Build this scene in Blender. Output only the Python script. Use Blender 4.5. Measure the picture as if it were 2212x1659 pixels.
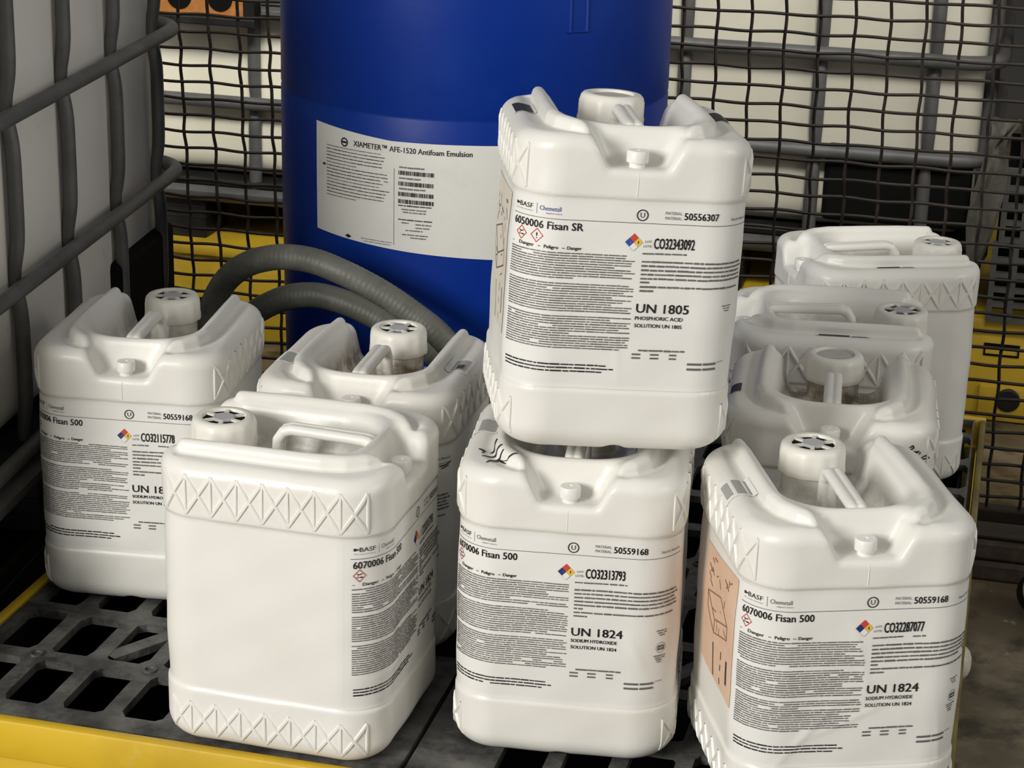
import bpy, bmesh, math, random
import numpy as np
from mathutils import Vector, Matrix
from mathutils.bvhtree import BVHTree

for o in list(bpy.data.objects): bpy.data.objects.remove(o)
SC = bpy.context.scene
COL = SC.collection
rnd = random.Random(7)

# ------------------------------------------------------------------ camera, light, exposure
cam = bpy.data.cameras.new('camera')
cam.sensor_width = 36; cam.sensor_fit = 'HORIZONTAL'; cam.lens = 4436.95 / 2212 * 36
cam.clip_start = 0.05; cam.clip_end = 50
co = bpy.data.objects.new('camera', cam); COL.objects.link(co)
TH, RO = 0.335132, 0.0285105
fwd = Vector((0, math.cos(TH), -math.sin(TH))); rgt = Vector((1, 0, 0)); up = Vector((0, math.sin(TH), math.cos(TH)))
r2 = rgt * math.cos(RO) + up * math.sin(RO); u2 = -rgt * math.sin(RO) + up * math.cos(RO)
M = Matrix((r2, u2, -fwd)).transposed().to_4x4(); M.translation = Vector((0, 0, 1.14934))
co.matrix_world = M
SC.camera = co

W = bpy.data.worlds.new('world'); SC.world = W; W.use_nodes = True
W.node_tree.nodes['Background'].inputs[0].default_value = (1.0, 0.98, 0.94, 1)
W.node_tree.nodes['Background'].inputs[1].default_value = 0.33

def area(name, loc, target, sx, sy, power, color, spread=180):
    L = bpy.data.lights.new(name, 'AREA'); L.shape = 'RECTANGLE'; L.size = sx; L.size_y = sy
    L.energy = power; L.color = color; L.spread = math.radians(spread)
    o = bpy.data.objects.new(name, L); COL.objects.link(o)
    d = Vector(target) - Vector(loc)
    o.matrix_world = Matrix.Translation(loc) @ d.to_track_quat('-Z', 'Y').to_matrix().to_4x4()
    return o
area('bay_door_light', (-3.5, -1.7, 2.15), (0.1, 2.3, 0.1), 1.4, 1.8, 255, (1.0, 0.98, 0.93))
area('rear_tank_fill', (-0.5, 1.6, 3.0), (-0.6, 4.72, 0.2), 3.2, 0.7, 20, (1.0, 0.975, 0.88), 42)  # unseen lamp added above the jugs, aimed to brighten the rear tanks
area('right_fill_light', (4.6, 0.2, 2.8), (-0.6, 2.4, 0.7), 1.6, 1.6, 58, (1.0, 0.98, 0.94))  # unseen fill lamp added to brighten the left tank's face
SC.view_settings.view_transform = 'Standard'
SC.view_settings.look = 'None'
SC.view_settings.gamma = 1
SC.view_settings.use_curve_mapping = False
SC.view_settings.exposure = 0.0

# ------------------------------------------------------------------ helpers
YAW = math.radians(-13.5)
RZ = Matrix.Rotation(YAW, 4, 'Z')
def st(s, t, z=0.0): return RZ @ Vector((s, t, z))

def tag(o, label=None, cat=None, group=None, kind=None):
    if label: o['label'] = label
    if cat: o['category'] = cat
    if group: o['group'] = group
    if kind: o['kind'] = kind
    return o
def empty(name, mat, label, cat, group=None):
    o = bpy.data.objects.new(name, None); COL.objects.link(o)
    o.empty_display_size = 0.05
    o.matrix_world = mat
    return tag(o, label, cat, group)
def link(name, me, parent=None, mat=None):
    o = bpy.data.objects.new(name, me); COL.objects.link(o)
    if parent: o.parent = parent
    if mat is not None:
        if parent: o.matrix_local = mat
        else: o.matrix_world = mat
    return o
def mesh_np(name, V, F, mats, mi=None, smooth=True):
    """V (n,3), F list of tuples or (m,k) array"""
    me = bpy.data.meshes.new(name)
    if isinstance(F, np.ndarray):
        k = F.shape[1]; m = len(F)
        me.vertices.add(len(V)); me.vertices.foreach_set('co', np.asarray(V, np.float32).ravel())
        me.loops.add(m * k); me.loops.foreach_set('vertex_index', F.astype(np.int32).ravel())
        me.polygons.add(m); me.polygons.foreach_set('loop_start', np.arange(0, m * k, k, dtype=np.int32))
        me.update(calc_edges=True); me.validate()
    else:
        me.from_pydata([tuple(map(float, v)) for v in V], [], F); me.update()
    for m_ in (mats if isinstance(mats, (list, tuple)) else [mats]): me.materials.append(m_)
    if mi is not None: me.polygons.foreach_set('material_index', np.asarray(mi, np.int32))
    me.polygons.foreach_set('use_smooth', np.full(len(me.polygons), smooth))
    me.update()
    return me

class MB:
    """collects shapes into one mesh"""
    def __init__(s): s.V = []; s.F = []; s.mi = []
    def add(s, V, F, m=0):
        b = len(s.V); s.V += [tuple(v) for v in V]
        s.F += [tuple(i + b for i in f) for f in F]; s.mi += [m] * len(F); return s
    def box(s, x0, x1, y0, y1, z0, z1, m=0, mat=None):
        V = [(x, y, z) for z in (z0, z1) for y in (y0, y1) for x in (x0, x1)]
        if mat is not None: V = [mat @ Vector(v) for v in V]
        return s.add(V, [(0, 2, 3, 1), (4, 5, 7, 6), (0, 1, 5, 4), (1, 3, 7, 5), (3, 2, 6, 7), (2, 0, 4, 6)], m)
    def lathe(s, prof, n=32, m=0, mat=None, scal=None):
        V = []; F = []
        for i in range(n):
            a = 2 * math.pi * i / n
            for (r, z) in prof:
                rr = r * (scal(a, r, z) if scal else 1)
                v = Vector((rr * math.cos(a), rr * math.sin(a), z)); V.append(mat @ v if mat else v)
        k = len(prof)
        for i in range(n):
            j = (i + 1) % n
            for q in range(k - 1): F.append((i * k + q, j * k + q, j * k + q + 1, i * k + q + 1))
        if prof[0][0] > 1e-6: F.append(tuple(i * k for i in range(n))[::-1])
        if prof[-1][0] > 1e-6: F.append(tuple(i * k + k - 1 for i in range(n)))
        return s.add(V, F, m)
    def tube(s, P, r, n=10, m=0, closed=False, rfun=None, sq=0.0):
        P = [Vector(p) for p in P]; V = []; F = []; N = len(P)
        t0 = (P[1] - P[0]).normalized()
        u = t0.orthogonal().normalized()
        for i in range(N):
            if closed: t = (P[(i + 1) % N] - P[i - 1]).normalized()
            elif i == 0: t = t0
            elif i == N - 1: t = (P[-1] - P[-2]).normalized()
            else: t = (P[i + 1] - P[i - 1]).normalized()
            u = (u - t * u.dot(t)).normalized(); v = t.cross(u)
            rr = r * (rfun(i / (N - 1)) if rfun else 1)
            for k in range(n):
                a = 2 * math.pi * k / n
                f = 1.0
                if sq: f = 1 / max(abs(math.cos(a)), abs(math.sin(a))) ** sq
                V.append(P[i] + (u * math.cos(a) + v * math.sin(a)) * rr * f)
        for i in range(N if closed else N - 1):
            j = (i + 1) % N
            for k in range(n): F.append((i * n + k, i * n + (k + 1) % n, j * n + (k + 1) % n, j * n + k))
        if not closed:
            F.append(tuple(range(n))[::-1]); F.append(tuple((N - 1) * n + k for k in range(n)))
        return s.add(V, F, m)
    def mesh(s, name, mats, smooth=False, bevel=0.0, seg=2, angle=35):
        me = bpy.data.meshes.new(name); me.from_pydata([tuple(v) for v in s.V], [], s.F)
        for m_ in (mats if isinstance(mats, (list, tuple)) else [mats]): me.materials.append(m_)
        me.polygons.foreach_set('material_index', s.mi)
        bm = bmesh.new(); bm.from_mesh(me)
        bmesh.ops.recalc_face_normals(bm, faces=bm.faces)
        if bevel:
            es = [e for e in bm.edges if len(e.link_faces) == 2 and e.calc_face_angle(0) > math.radians(angle)]
            bmesh.ops.bevel(bm, geom=es, offset=bevel, segments=seg, profile=0.5, affect='EDGES')
        bm.to_mesh(me); bm.free()
        me.polygons.foreach_set('use_smooth', np.full(len(me.polygons), bool(smooth)))
        if smooth:
            try: me.set_sharp_from_angle(angle=math.radians(40))
            except Exception: pass
        me.update(); return me

# ------------------------------------------------------------------ materials
def mat(name, col, rough=0.5, metal=0.0, spec=0.5, sss=0.0, grime=None, bump=0.0, bscale=40, trans=0.0, dirt=None):
    m = bpy.data.materials.new(name); m.use_nodes = True
    nt = m.node_tree; N = nt.nodes; L = nt.links
    b = N['Principled BSDF']
    b.inputs['Base Color'].default_value = (*col, 1); b.inputs['Roughness'].default_value = rough
    b.inputs['Metallic'].default_value = metal; b.inputs['Specular IOR Level'].default_value = spec
    if sss:
        b.inputs['Subsurface Weight'].default_value = sss; b.inputs['Subsurface Radius'].default_value = (0.012, 0.010, 0.008)
        b.inputs['Subsurface Scale'].default_value = 1.0
    tc = N.new('ShaderNodeTexCoord')
    if grime:
        # list of (colour, scale, lo, hi, amount)
        prev = None
        for (gc, sc, lo, hi, amt) in grime:
            n = N.new('ShaderNodeTexNoise'); n.inputs['Scale'].default_value = sc; n.inputs['Detail'].default_value = 6
            n.inputs['Roughness'].default_value = 0.62
            L.new(tc.outputs['Object'], n.inputs['Vector'])
            mr = N.new('ShaderNodeMapRange'); mr.inputs['From Min'].default_value = lo; mr.inputs['From Max'].default_value = hi
            mr.inputs['To Max'].default_value = amt
            L.new(n.outputs['Fac'], mr.inputs['Value'])
            mx = N.new('ShaderNodeMix'); mx.data_type = 'RGBA'
            L.new(mr.outputs['Result'], mx.inputs['Factor'])
            if prev: L.new(prev, mx.inputs['A'])
            else: mx.inputs['A'].default_value = (*col, 1)
            mx.inputs['B'].default_value = (*gc, 1)
            prev = mx.outputs['Result']
        L.new(prev, b.inputs['Base Color'])
    if bump:
        n = N.new('ShaderNodeTexNoise'); n.inputs['Scale'].default_value = bscale; n.inputs['Detail'].default_value = 4
        L.new(tc.outputs['Object'], n.inputs['Vector'])
        bp = N.new('ShaderNodeBump'); bp.inputs['Strength'].default_value = bump; bp.inputs['Distance'].default_value = 0.004
        L.new(n.outputs['Fac'], bp.inputs['Height']); L.new(bp.outputs['Normal'], b.inputs['Normal'])
    return m

def jug_plastic(name, col, valley_dirt, overall):
    """white HDPE, with dried product staining on the sunken top between the shoulders"""
    m = mat(name, col, rough=0.36, spec=0.45, sss=0.0, bump=0.05, bscale=120)
    nt = m.node_tree; N = nt.nodes; L = nt.links; b = N['Principled BSDF']
    tc = N.new('ShaderNodeTexCoord')
    sep = N.new('ShaderNodeSeparateXYZ'); L.new(tc.outputs['Object'], sep.inputs[0])
    def mrange(sock, a0, a1):
        r = N.new('ShaderNodeMapRange'); r.interpolation_type = 'SMOOTHSTEP'
        r.inputs['From Min'].default_value = a0; r.inputs['From Max'].default_value = a1
        L.new(sock, r.inputs['Value']); return r.outputs['Result']
    def mul(a, c):
        q = N.new('ShaderNodeMath'); q.operation = 'MULTIPLY'; L.new(a, q.inputs[0])
        if hasattr(c, 'links'): L.new(c, q.inputs[1])
        else: q.inputs[1].default_value = c
        return q.outputs[0]
    ax = N.new('ShaderNodeMath'); ax.operation = 'ABSOLUTE'; L.new(sep.outputs['X'], ax.inputs[0])
    mask = mul(mul(mrange(ax.outputs[0], 0.085, 0.055), mrange(sep.outputs['Z'], 0.335, 0.300)), mrange(sep.outputs['Y'], -0.080, -0.060))
    n1 = N.new('ShaderNodeTexNoise'); n1.inputs['Scale'].default_value = 34; n1.inputs['Detail'].default_value = 8; n1.inputs['Roughness'].default_value = 0.7
    L.new(tc.outputs['Object'], n1.inputs['Vector'])
    f1 = mul(mul(mask, mrange(n1.outputs['Fac'], 0.34, 0.60)), valley_dirt)
    n2 = N.new('ShaderNodeTexNoise'); n2.inputs['Scale'].default_value = 9; n2.inputs['Detail'].default_value = 7
    L.new(tc.outputs['Object'], n2.inputs['Vector'])
    f2 = mul(mrange(n2.outputs['Fac'], 0.5, 0.8), overall)
    mx = N.new('ShaderNodeMix'); mx.data_type = 'RGBA'; mx.inputs['A'].default_value = (*col, 1); mx.inputs['B'].default_value = (0.60, 0.55, 0.45, 1)
    L.new(f2, mx.inputs['Factor'])
    mx2 = N.new('ShaderNodeMix'); mx2.data_type = 'RGBA'; L.new(mx.outputs['Result'], mx2.inputs['A']); mx2.inputs['B'].default_value = (0.22, 0.16, 0.09, 1)
    L.new(f1, mx2.inputs['Factor'])
    L.new(mx2.outputs['Result'], b.inputs['Base Color'])
    return m

WHITE = (0.80, 0.785, 0.735)
M_jug = jug_plastic('white_plastic', WHITE, 0.35, 0.16)
M_jug_dirty = jug_plastic('white_plastic_stained', (0.76, 0.74, 0.685), 0.95, 0.32)
M_cap = mat('cap_plastic', (0.78, 0.76, 0.69), 0.4, bump=0.04, bscale=90)
M_black = mat('black_void', (0.004, 0.004, 0.004), 0.7, spec=0.1)
M_hub = mat('cap_hub_grey', (0.45, 0.45, 0.46), 0.5)
M_foil = mat('cap_seal_grey', (0.50, 0.48, 0.45), 0.5, grime=[((0.36, 0.30, 0.26), 60, 0.45, 0.7, 0.5)])
M_vent = mat('vent_plug_white', (0.82, 0.81, 0.77), 0.4)
M_paper = mat('label_paper', (0.80, 0.79, 0.755), 0.42, spec=0.4, bump=0.05, bscale=55)
M_ink = mat('ink_black', (0.018, 0.017, 0.017), 0.5)
M_grey = mat('ink_small_print', (0.14, 0.13, 0.125), 0.5)
M_blue = mat('ink_blue', (0.03, 0.07, 0.34), 0.5)
M_red = mat('ink_red', (0.60, 0.06, 0.04), 0.5)
M_yel = mat('ink_yellow', (0.80, 0.50, 0.06), 0.5)
M_wht = mat('ink_white', (0.82, 0.81, 0.78), 0.5)
M_navy = mat('ink_navy', (0.02, 0.03, 0.14), 0.5)
INKS = [M_ink, M_grey, M_blue, M_red, M_yel, M_wht, M_navy]
M_peach = mat('kraft_label', (0.71, 0.50, 0.36), 0.55, grime=[((0.60, 0.38, 0.25), 14, 0.45, 0.7, 0.6)])
M_beige = mat('pale_side_label', (0.72, 0.68, 0.60), 0.55, grime=[((0.62, 0.53, 0.43), 14, 0.45, 0.7, 0.6)])
M_brown = mat('ink_brown', (0.30, 0.15, 0.08), 0.6)
M_stick = mat('sticker_grey', (0.36, 0.36, 0.34), 0.5)
M_drum = mat('blue_plastic', (0.0004, 0.024, 0.230), 0.42, spec=0.22, bump=0.06, bscale=35,
             grime=[((0.004, 0.038, 0.25), 7, 0.45, 0.7, 0.6), ((0.02, 0.05, 0.22), 90, 0.68, 0.78, 0.5)])
M_drumlab = mat('drum_label_paper', (0.70, 0.69, 0.65), 0.5, grime=[((0.60, 0.59, 0.56), 20, 0.55, 0.75, 0.5)])
M_bottle3 = mat('tank_plastic_shaded', (0.57, 0.545, 0.465), 0.5, grime=[((0.50, 0.475, 0.40), 5, 0.4, 0.7, 0.7)])  # same tank plastic, dimmer light at the right rear put into the colour
M_tube = mat('cage_steel', (0.105, 0.105, 0.098), 0.5, metal=0.35, bump=0.12, bscale=30,
             grime=[((0.17, 0.165, 0.155), 18, 0.45, 0.75, 0.8)])
M_tubelight = mat('cage_steel_bright', (0.10, 0.10, 0.102), 0.55, metal=0.2,
                  grime=[((0.06, 0.06, 0.06), 9, 0.45, 0.65, 0.8)])
M_bottle = mat('tank_plastic', (0.74, 0.715, 0.66), 0.45, bump=0.08, bscale=8,
               grime=[((0.66, 0.63, 0.565), 5, 0.4, 0.7, 0.7), ((0.38, 0.34, 0.29), 26, 0.64, 0.78, 0.5)])
M_bottle2 = mat('tank_plastic_cream', (0.74, 0.71, 0.60), 0.45, grime=[((0.66, 0.63, 0.50), 5, 0.4, 0.7, 0.7)])
M_blackpl = mat('black_plastic', (0.010, 0.010, 0.010), 0.42, spec=0.3, bump=0.1, bscale=25,
                grime=[((0.03, 0.03, 0.029), 16, 0.5, 0.75, 0.6)])
M_grate = mat('black_grate_plastic', (0.040, 0.040, 0.038), 0.48, spec=0.35, bump=0.5, bscale=70,
              grime=[((0.17, 0.165, 0.15), 13, 0.38, 0.66, 0.9), ((0.012, 0.012, 0.012), 30, 0.5, 0.7, 0.7), ((0.30, 0.30, 0.28), 120, 0.70, 0.76, 0.5)])
M_yellow = mat('yellow_plastic', (0.66, 0.43, 0.022), 0.42, bump=0.12, bscale=14,
               grime=[((0.44, 0.28, 0.018), 6, 0.45, 0.72, 0.7), ((0.62, 0.47, 0.12), 40, 0.62, 0.8, 0.6), ((0.07, 0.05, 0.02), 22, 0.70, 0.82, 0.7)])
M_yellow_back = mat('yellow_plastic_dull', (0.52, 0.34, 0.02), 0.5, grime=[((0.34, 0.22, 0.015), 6, 0.45, 0.72, 0.8)])
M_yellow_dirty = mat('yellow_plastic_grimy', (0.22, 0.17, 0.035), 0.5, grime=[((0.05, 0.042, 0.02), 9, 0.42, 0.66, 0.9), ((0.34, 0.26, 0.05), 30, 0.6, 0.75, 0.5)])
M_wire = mat('rusty_dark_wire', (0.016, 0.010, 0.007), 0.6, metal=0.3, grime=[((0.04, 0.022, 0.014), 24, 0.5, 0.75, 0.7)])
M_hose = mat('grey_hose_rubber', (0.125, 0.128, 0.108), 0.5, bump=0.2, bscale=60,
             grime=[((0.20, 0.195, 0.175), 26, 0.55, 0.72, 0.7), ((0.05, 0.05, 0.045), 14, 0.5, 0.7, 0.6)])
M_floor = mat('wet_concrete', (0.135, 0.105, 0.066), 0.38, bump=0.3, bscale=30,
              grime=[((0.27, 0.225, 0.155), 7, 0.48, 0.66, 0.85), ((0.03, 0.025, 0.016), 10, 0.50, 0.64, 0.9), ((0.45, 0.42, 0.34), 24, 0.66, 0.72, 0.7)])
M_wall = mat('dark_block_wall', (0.10, 0.095, 0.085), 0.8)
M_wood = mat('dark_dirty_timber', (0.045, 0.032, 0.022), 0.7, bump=0.3, bscale=30, grime=[((0.12, 0.095, 0.07), 12, 0.5, 0.7, 0.7)])
M_orange = mat('orange_paint', (0.36, 0.135, 0.03), 0.5, grime=[((0.46, 0.25, 0.10), 30, 0.5, 0.7, 0.7)])
M_crate = mat('dusty_grey_plastic', (0.060, 0.060, 0.056), 0.7, grime=[((0.10, 0.098, 0.088), 20, 0.45, 0.7, 0.7)])
M_film = mat('dusty_film', (0.075, 0.072, 0.060), 0.6, grime=[((0.13, 0.125, 0.105), 22, 0.5, 0.7, 0.8), ((0.05, 0.048, 0.04), 14, 0.5, 0.7, 0.8)])
M_pale = mat('pale_plug', (0.66, 0.62, 0.50), 0.45, grime=[((0.45, 0.40, 0.28), 30, 0.5, 0.75, 0.6)])

# ------------------------------------------------------------------ text -> flat outlines, all converted in one go
_texts = {}
def want(*strs):
    for s_ in strs: _texts.setdefault(s_, None)
want('UN 1805', 'UN 1824', 'PHOSPHORIC ACID', 'SOLUTION UN 1805', 'SODIUM HYDROXIDE', 'SOLUTION UN 1824', '6050006 Fisan SR', '6070006 Fisan 500',
     '50556307', '50559168', 'CO32343092', 'CO32313793', 'CO32287077', 'CO32115778', 'BASF', 'Chemetall', 'We create chemistry', 'expect more', 'U', '!',
     'Danger', 'Peligro', 'NSF', 'LOT:', 'LOTE:', 'MATERIAL:', 'XIAMETER\u2122 AFE-1520 Antifoam Emulsion', 'LM', 'North America')
def convert_texts():
    tmp = []
    for s_ in _texts:
        cu = bpy.data.curves.new('t', 'FONT'); cu.body = s_; cu.resolution_u = 2
        o = bpy.data.objects.new('t', cu); COL.objects.link(o); tmp.append((s_, o, cu))
    bpy.context.view_layer.update()
    dg = bpy.context.evaluated_depsgraph_get()
    for s_, o, cu in tmp:
        ev = o.evaluated_get(dg); me = ev.to_mesh()
        V = np.array([(v.co.x, v.co.y) for v in me.vertices]); F = [tuple(p.vertices) for p in me.polygons]
        ev.to_mesh_clear()
        if len(V):
            V -= V.min(0); V /= np.maximum(V.max(0), 1e-6)
        _texts[s_] = (V, F)
    for s_, o, cu in tmp:
        bpy.data.objects.remove(o); bpy.data.curves.remove(cu)
convert_texts()

class Print:
    """flat print, in label coordinates (s along, z up); mapped on to a surface at the end"""
    def __init__(s): s.V = []; s.F = []; s.mi = []
    def poly(s, pts, m=0):
        b = len(s.V); s.V += [tuple(p) for p in pts]; s.F.append(tuple(range(b, b + len(pts)))); s.mi.append(m)
    def rect(s, a0, a1, z0, z1, m=0, step=0.006):
        n = max(1, int(math.ceil(abs(a1 - a0) / step)))
        for i in range(n):
            p = a0 + (a1 - a0) * i / n; q = a0 + (a1 - a0) * (i + 1) / n
            s.poly([(p, z0), (q, z0), (q, z1), (p, z1)], m)
    def text(s, t, a0, a1, z0, z1, m=0, bold=False):
        V, F = _texts[t]; k = (z1 - z0) * (0.022 if bold else 0)
        for dx, dz in (((-k, -k * .5), (k, k * .5), (-k, k * .5), (k, -k * .5)) if bold else ((0, 0),)):
            b = len(s.V)
            s.V += [(a0 + dx + (a1 - a0) * x, z0 + dz + (z1 - z0) * y) for x, y in V]
            for f in F: s.F.append(tuple(i + b for i in f)); s.mi.append(m)
    def words(s, a0, a1, zc, h, m, R, dens=0.9, gap=0.0012):
        x = a0
        while x < a1 - 0.002:
            w = R.uniform(0.003, 0.013); e = min(x + w, a1)
            if R.random() < dens: s.rect(x, e, zc - h / 2 * R.uniform(.75, 1.1), zc + h / 2 * R.uniform(.75, 1.1), m)
            x = e + gap * R.uniform(.6, 1.5)
    def ring(s, a, z, r0, r1, m=0, n=24):
        for i in range(n):
            p, q = 2 * math.pi * i / n, 2 * math.pi * (i + 1) / n
            s.poly([(a + r1 * math.cos(p), z + r1 * math.sin(p)), (a + r1 * math.cos(q), z + r1 * math.sin(q)),
                    (a + r0 * math.cos(q), z + r0 * math.sin(q)), (a + r0 * math.cos(p), z + r0 * math.sin(p))], m)
    def dia(s, a, z, r, m): s.poly([(a, z - r), (a + r, z), (a, z + r), (a - r, z)], m)
    def diaframe(s, a, z, r, w, m):
        c = [(0, -1), (1, 0), (0, 1), (-1, 0)]
        for i in range(4):
            p, q = c[i], c[(i + 1) % 4]
            s.poly([(a + p[0] * r, z + p[1] * r), (a + q[0] * r, z + q[1] * r), (a + q[0] * (r - w), z + q[1] * (r - w)), (a + p[0] * (r - w), z + p[1] * (r - w))], m)
    def stroke(s, pts, w, m=0):
        for (x0, y0), (x1, y1) in zip(pts, pts[1:]):
            d = math.hypot(x1 - x0, y1 - y0) or 1; nx, ny = -(y1 - y0) / d * w / 2, (x1 - x0) / d * w / 2
            n = max(1, int(d / 0.006))
            for i in range(n):
                f, g = i / n, (i + 1) / n
                ax, ay, bx, by = x0 + (x1 - x0) * f, y0 + (y1 - y0) * f, x0 + (x1 - x0) * g, y0 + (y1 - y0) * g
                s.poly([(ax - nx, ay - ny), (bx - nx, by - ny), (bx + nx, by + ny), (ax + nx, ay + ny)], m)
    def mesh(s, name, fmap, mats):
        V = np.array([fmap(a, z) for a, z in s.V])
        me = bpy.data.meshes.new(name); me.from_pydata([tuple(v) for v in V], [], s.F)
        for m_ in mats: me.materials.append(m_)
        me.polygons.foreach_set('material_index', s.mi); me.update(); return me

# ------------------------------------------------------------------ blow-moulded jug: signed distance field -> surface net
HW, HL, RC = 0.125, 0.1332, 0.052
def surface_net(f, org, h):
    nx, ny, nz = f.shape
    neg = f < 0
    cs = np.zeros((nx - 1, ny - 1, nz - 1), np.int8)
    for dx in (0, 1):
        for dy in (0, 1):
            for dz in (0, 1): cs += neg[dx:nx - 1 + dx, dy:ny - 1 + dy, dz:nz - 1 + dz]
    act = (cs > 0) & (cs < 8)
    idx = np.full(act.shape, -1, np.int64); I, J, K = np.nonzero(act); idx[I, J, K] = np.arange(len(I))
    acc = np.zeros((len(I), 3)); cnt = np.zeros(len(I))
    corners = [(a, b, c) for a in (0, 1) for b in (0, 1) for c in (0, 1)]
    for p in corners:
        for ax in range(3):
            if p[ax]: continue
            q = list(p); q[ax] = 1
            fa = f[I + p[0], J + p[1], K + p[2]]; fb = f[I + q[0], J + q[1], K + q[2]]
            cr = (fa < 0) != (fb < 0)
            t = np.where(cr, fa / np.where(cr, fa - fb, 1), 0)
            pt = np.tile(np.array(p, float), (len(I), 1)); pt[:, ax] += t
            acc[cr] += pt[cr]; cnt[cr] += 1
    V = (np.stack([I, J, K], 1) + acc / cnt[:, None]) * h + np.array(org)
    Fs = []
    for ax in range(3):
        u, v = (ax + 1) % 3, (ax + 2) % 3
        a = [slice(None)] * 3; b = [slice(None)] * 3; a[ax] = slice(0, -1); b[ax] = slice(1, None)
        cr = neg[tuple(a)] != neg[tuple(b)]
        P = np.stack(np.nonzero(cr), 1)
        P = P[(P[:, u] > 0) & (P[:, v] > 0) & (P[:, u] < f.shape[u] - 1) & (P[:, v] < f.shape[v] - 1)]
        fl = neg[P[:, 0], P[:, 1], P[:, 2]]
        def at(du, dv):
            Q = P.copy(); Q[:, u] -= du; Q[:, v] -= dv; return idx[Q[:, 0], Q[:, 1], Q[:, 2]]
        q = np.stack([at(1, 1), at(0, 1), at(0, 0), at(1, 0)], 1)
        q[~fl] = q[~fl][:, ::-1]
        Fs.append(q)
    return V, np.concatenate(Fs)

def smin(a, b, k):
    h = np.maximum(k - np.abs(a - b), 0) / k
    return np.minimum(a, b) - h * h * k * 0.25
def smax(a, b, k): return -smin(-a, -b, k)
def sstep(z, a, b):
    t = np.clip((z - a) / (b - a), 0, 1); return t * t * (3 - 2 * t)
def rrect(x, y, hw, hl, r):
    qx = np.abs(x) - (hw - r); qy = np.abs(y) - (hl - r)
    return np.hypot(np.maximum(qx, 0), np.maximum(qy, 0)) + np.minimum(np.maximum(qx, qy), 0) - r
def rounded_and(d, e, r):
    a = d + r; b = e + r
    return np.hypot(np.maximum(a, 0), np.maximum(b, 0)) + np.minimum(np.maximum(a, b), 0) - r
def seg(x, y, z, a, b, r):
    a = np.array(a, np.float32); b = np.array(b, np.float32); ba = b - a
    px, py, pz = x - a[0], y - a[1], z - a[2]
    t = np.clip((px * ba[0] + py * ba[1] + pz * ba[2]) / float(ba @ ba), 0, 1)
    return np.sqrt((px - t * ba[0]) ** 2 + (py - t * ba[1]) ** 2 + (pz - t * ba[2]) ** 2) - r
def grid(x0, x1, y0, y1, z0, z1, h):
    ax = [np.arange(a, b + h, h, dtype=np.float32) for a, b in ((x0, x1), (y0, y1), (z0, z1))]
    return np.meshgrid(*ax, indexing='ij')

def body_field(X, Y, Z):
    rec = 0.0024 * (sstep(Z, 0.0675, 0.0715) - sstep(Z, 0.2735, 0.2775))
    bow = 0.0016 * np.sin(np.clip((Z - 0.07) / 0.205, 0, 1) * math.pi)
    d2 = rrect(X, Y, HW, HL, RC) + rec - bow + 0.0007 * (np.sin(41 * X + 33 * Z + 1.3) * np.sin(27 * Z - 39 * Y + 0.4) + 0.6 * np.sin(70 * X - 52 * Z) * np.sin(58 * Y + 47 * Z + 2))
    ztop = 0.3400 - 0.05 * np.clip(np.abs(X) - 0.070, 0, 1)
    top = Z - ztop
    d = rounded_and(d2, top, 0.0165)
    d = rounded_and(d, -Z, 0.026) if True else d
    # raised shoulder rims
    ax = np.abs(X)
    deck = np.maximum(rrect(X, Y - 0.0105, 0.0835, 0.1105, 0.040), np.abs(Z - 0.3265) - 0.0195)
    d = smin(d, deck, 0.006)
    rim = [(0.052, -0.1005, 0.3395), (0.064, -0.093, 0.3410), (0.0765, -0.076, 0.3420), (0.0825, -0.052, 0.3425), (0.0835, 0.0, 0.3425), (0.0825, 0.06, 0.3425), (0.0810, 0.106, 0.3415)]
    rd = None
    for a, b in zip(rim, rim[1:]):
        q = seg(ax, Y, Z, a, b, 0.0086); rd = q if rd is None else np.minimum(rd, q)
    gd = None
    for a, b in zip(rim, rim[1:]):
        tx, ty = b[0] - a[0], b[1] - a[1]; l_ = math.hypot(tx, ty); nx, ny = ty / l_, -tx / l_
        o_ = 0.0135
        q = seg(ax, Y, Z, (a[0] + nx * o_, a[1] + ny * o_, 0.3425), (b[0] + nx * o_, b[1] + ny * o_, 0.3425), 0.0066); gd = q if gd is None else np.minimum(gd, q)
    d = smax(d, -gd, 0.006)
    d = smin(d, rd, 0.005)
    # sunken valley, open to the back
    wall = np.clip(Z - 0.289, -0.03, 0.07) * 0.24
    v2 = rrect(X, Y - 0.075, 0.0555 + wall, 0.1385 + wall, 0.0535)
    vz = 0.289 - Z
    val = rounded_and(v2, vz, 0.012)
    d = smax(d, -val, 0.016)
    # neck
    neck = np.maximum(np.hypot(X, Y - 0.095) - 0.0325, np.abs(Z - 0.30) - 0.026)
    d = smin(d, neck, 0.006)
    # front notch for the vent plug
    side = (ax - (0.030 + np.clip(Z - 0.305, -0.01, 0.06) * 0.52)) * 0.89
    nb = Y + HL - 0.0335 - (Z - 0.305) * 0.24
    nt = smax(smax(side, nb, 0.014), 0.3062 - Z, 0.005)
    d = smax(d, -nt, 0.0085)
    # small arch under the front and back
    d = smax(d, -(np.hypot(X, Z + 0.007) - 0.013), 0.004)
    return d
H = 0.0023
X, Y, Z = grid(-0.134, 0.134, -0.143, 0.143, -0.008, 0.360, H)
bV, bF = surface_net(body_field(X, Y, Z), (X[0, 0, 0], Y[0, 0, 0], Z[0, 0, 0]), H)
ME_body = {}
ME_body['clean'] = mesh_np('jug_body', bV, bF, M_jug)
ME_body['dirty'] = mesh_np('jug_body', bV, bF, M_jug_dirty)
BVH = BVHTree.FromPolygons([tuple(v) for v in bV], [tuple(f) for f in bF.tolist()])

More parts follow.
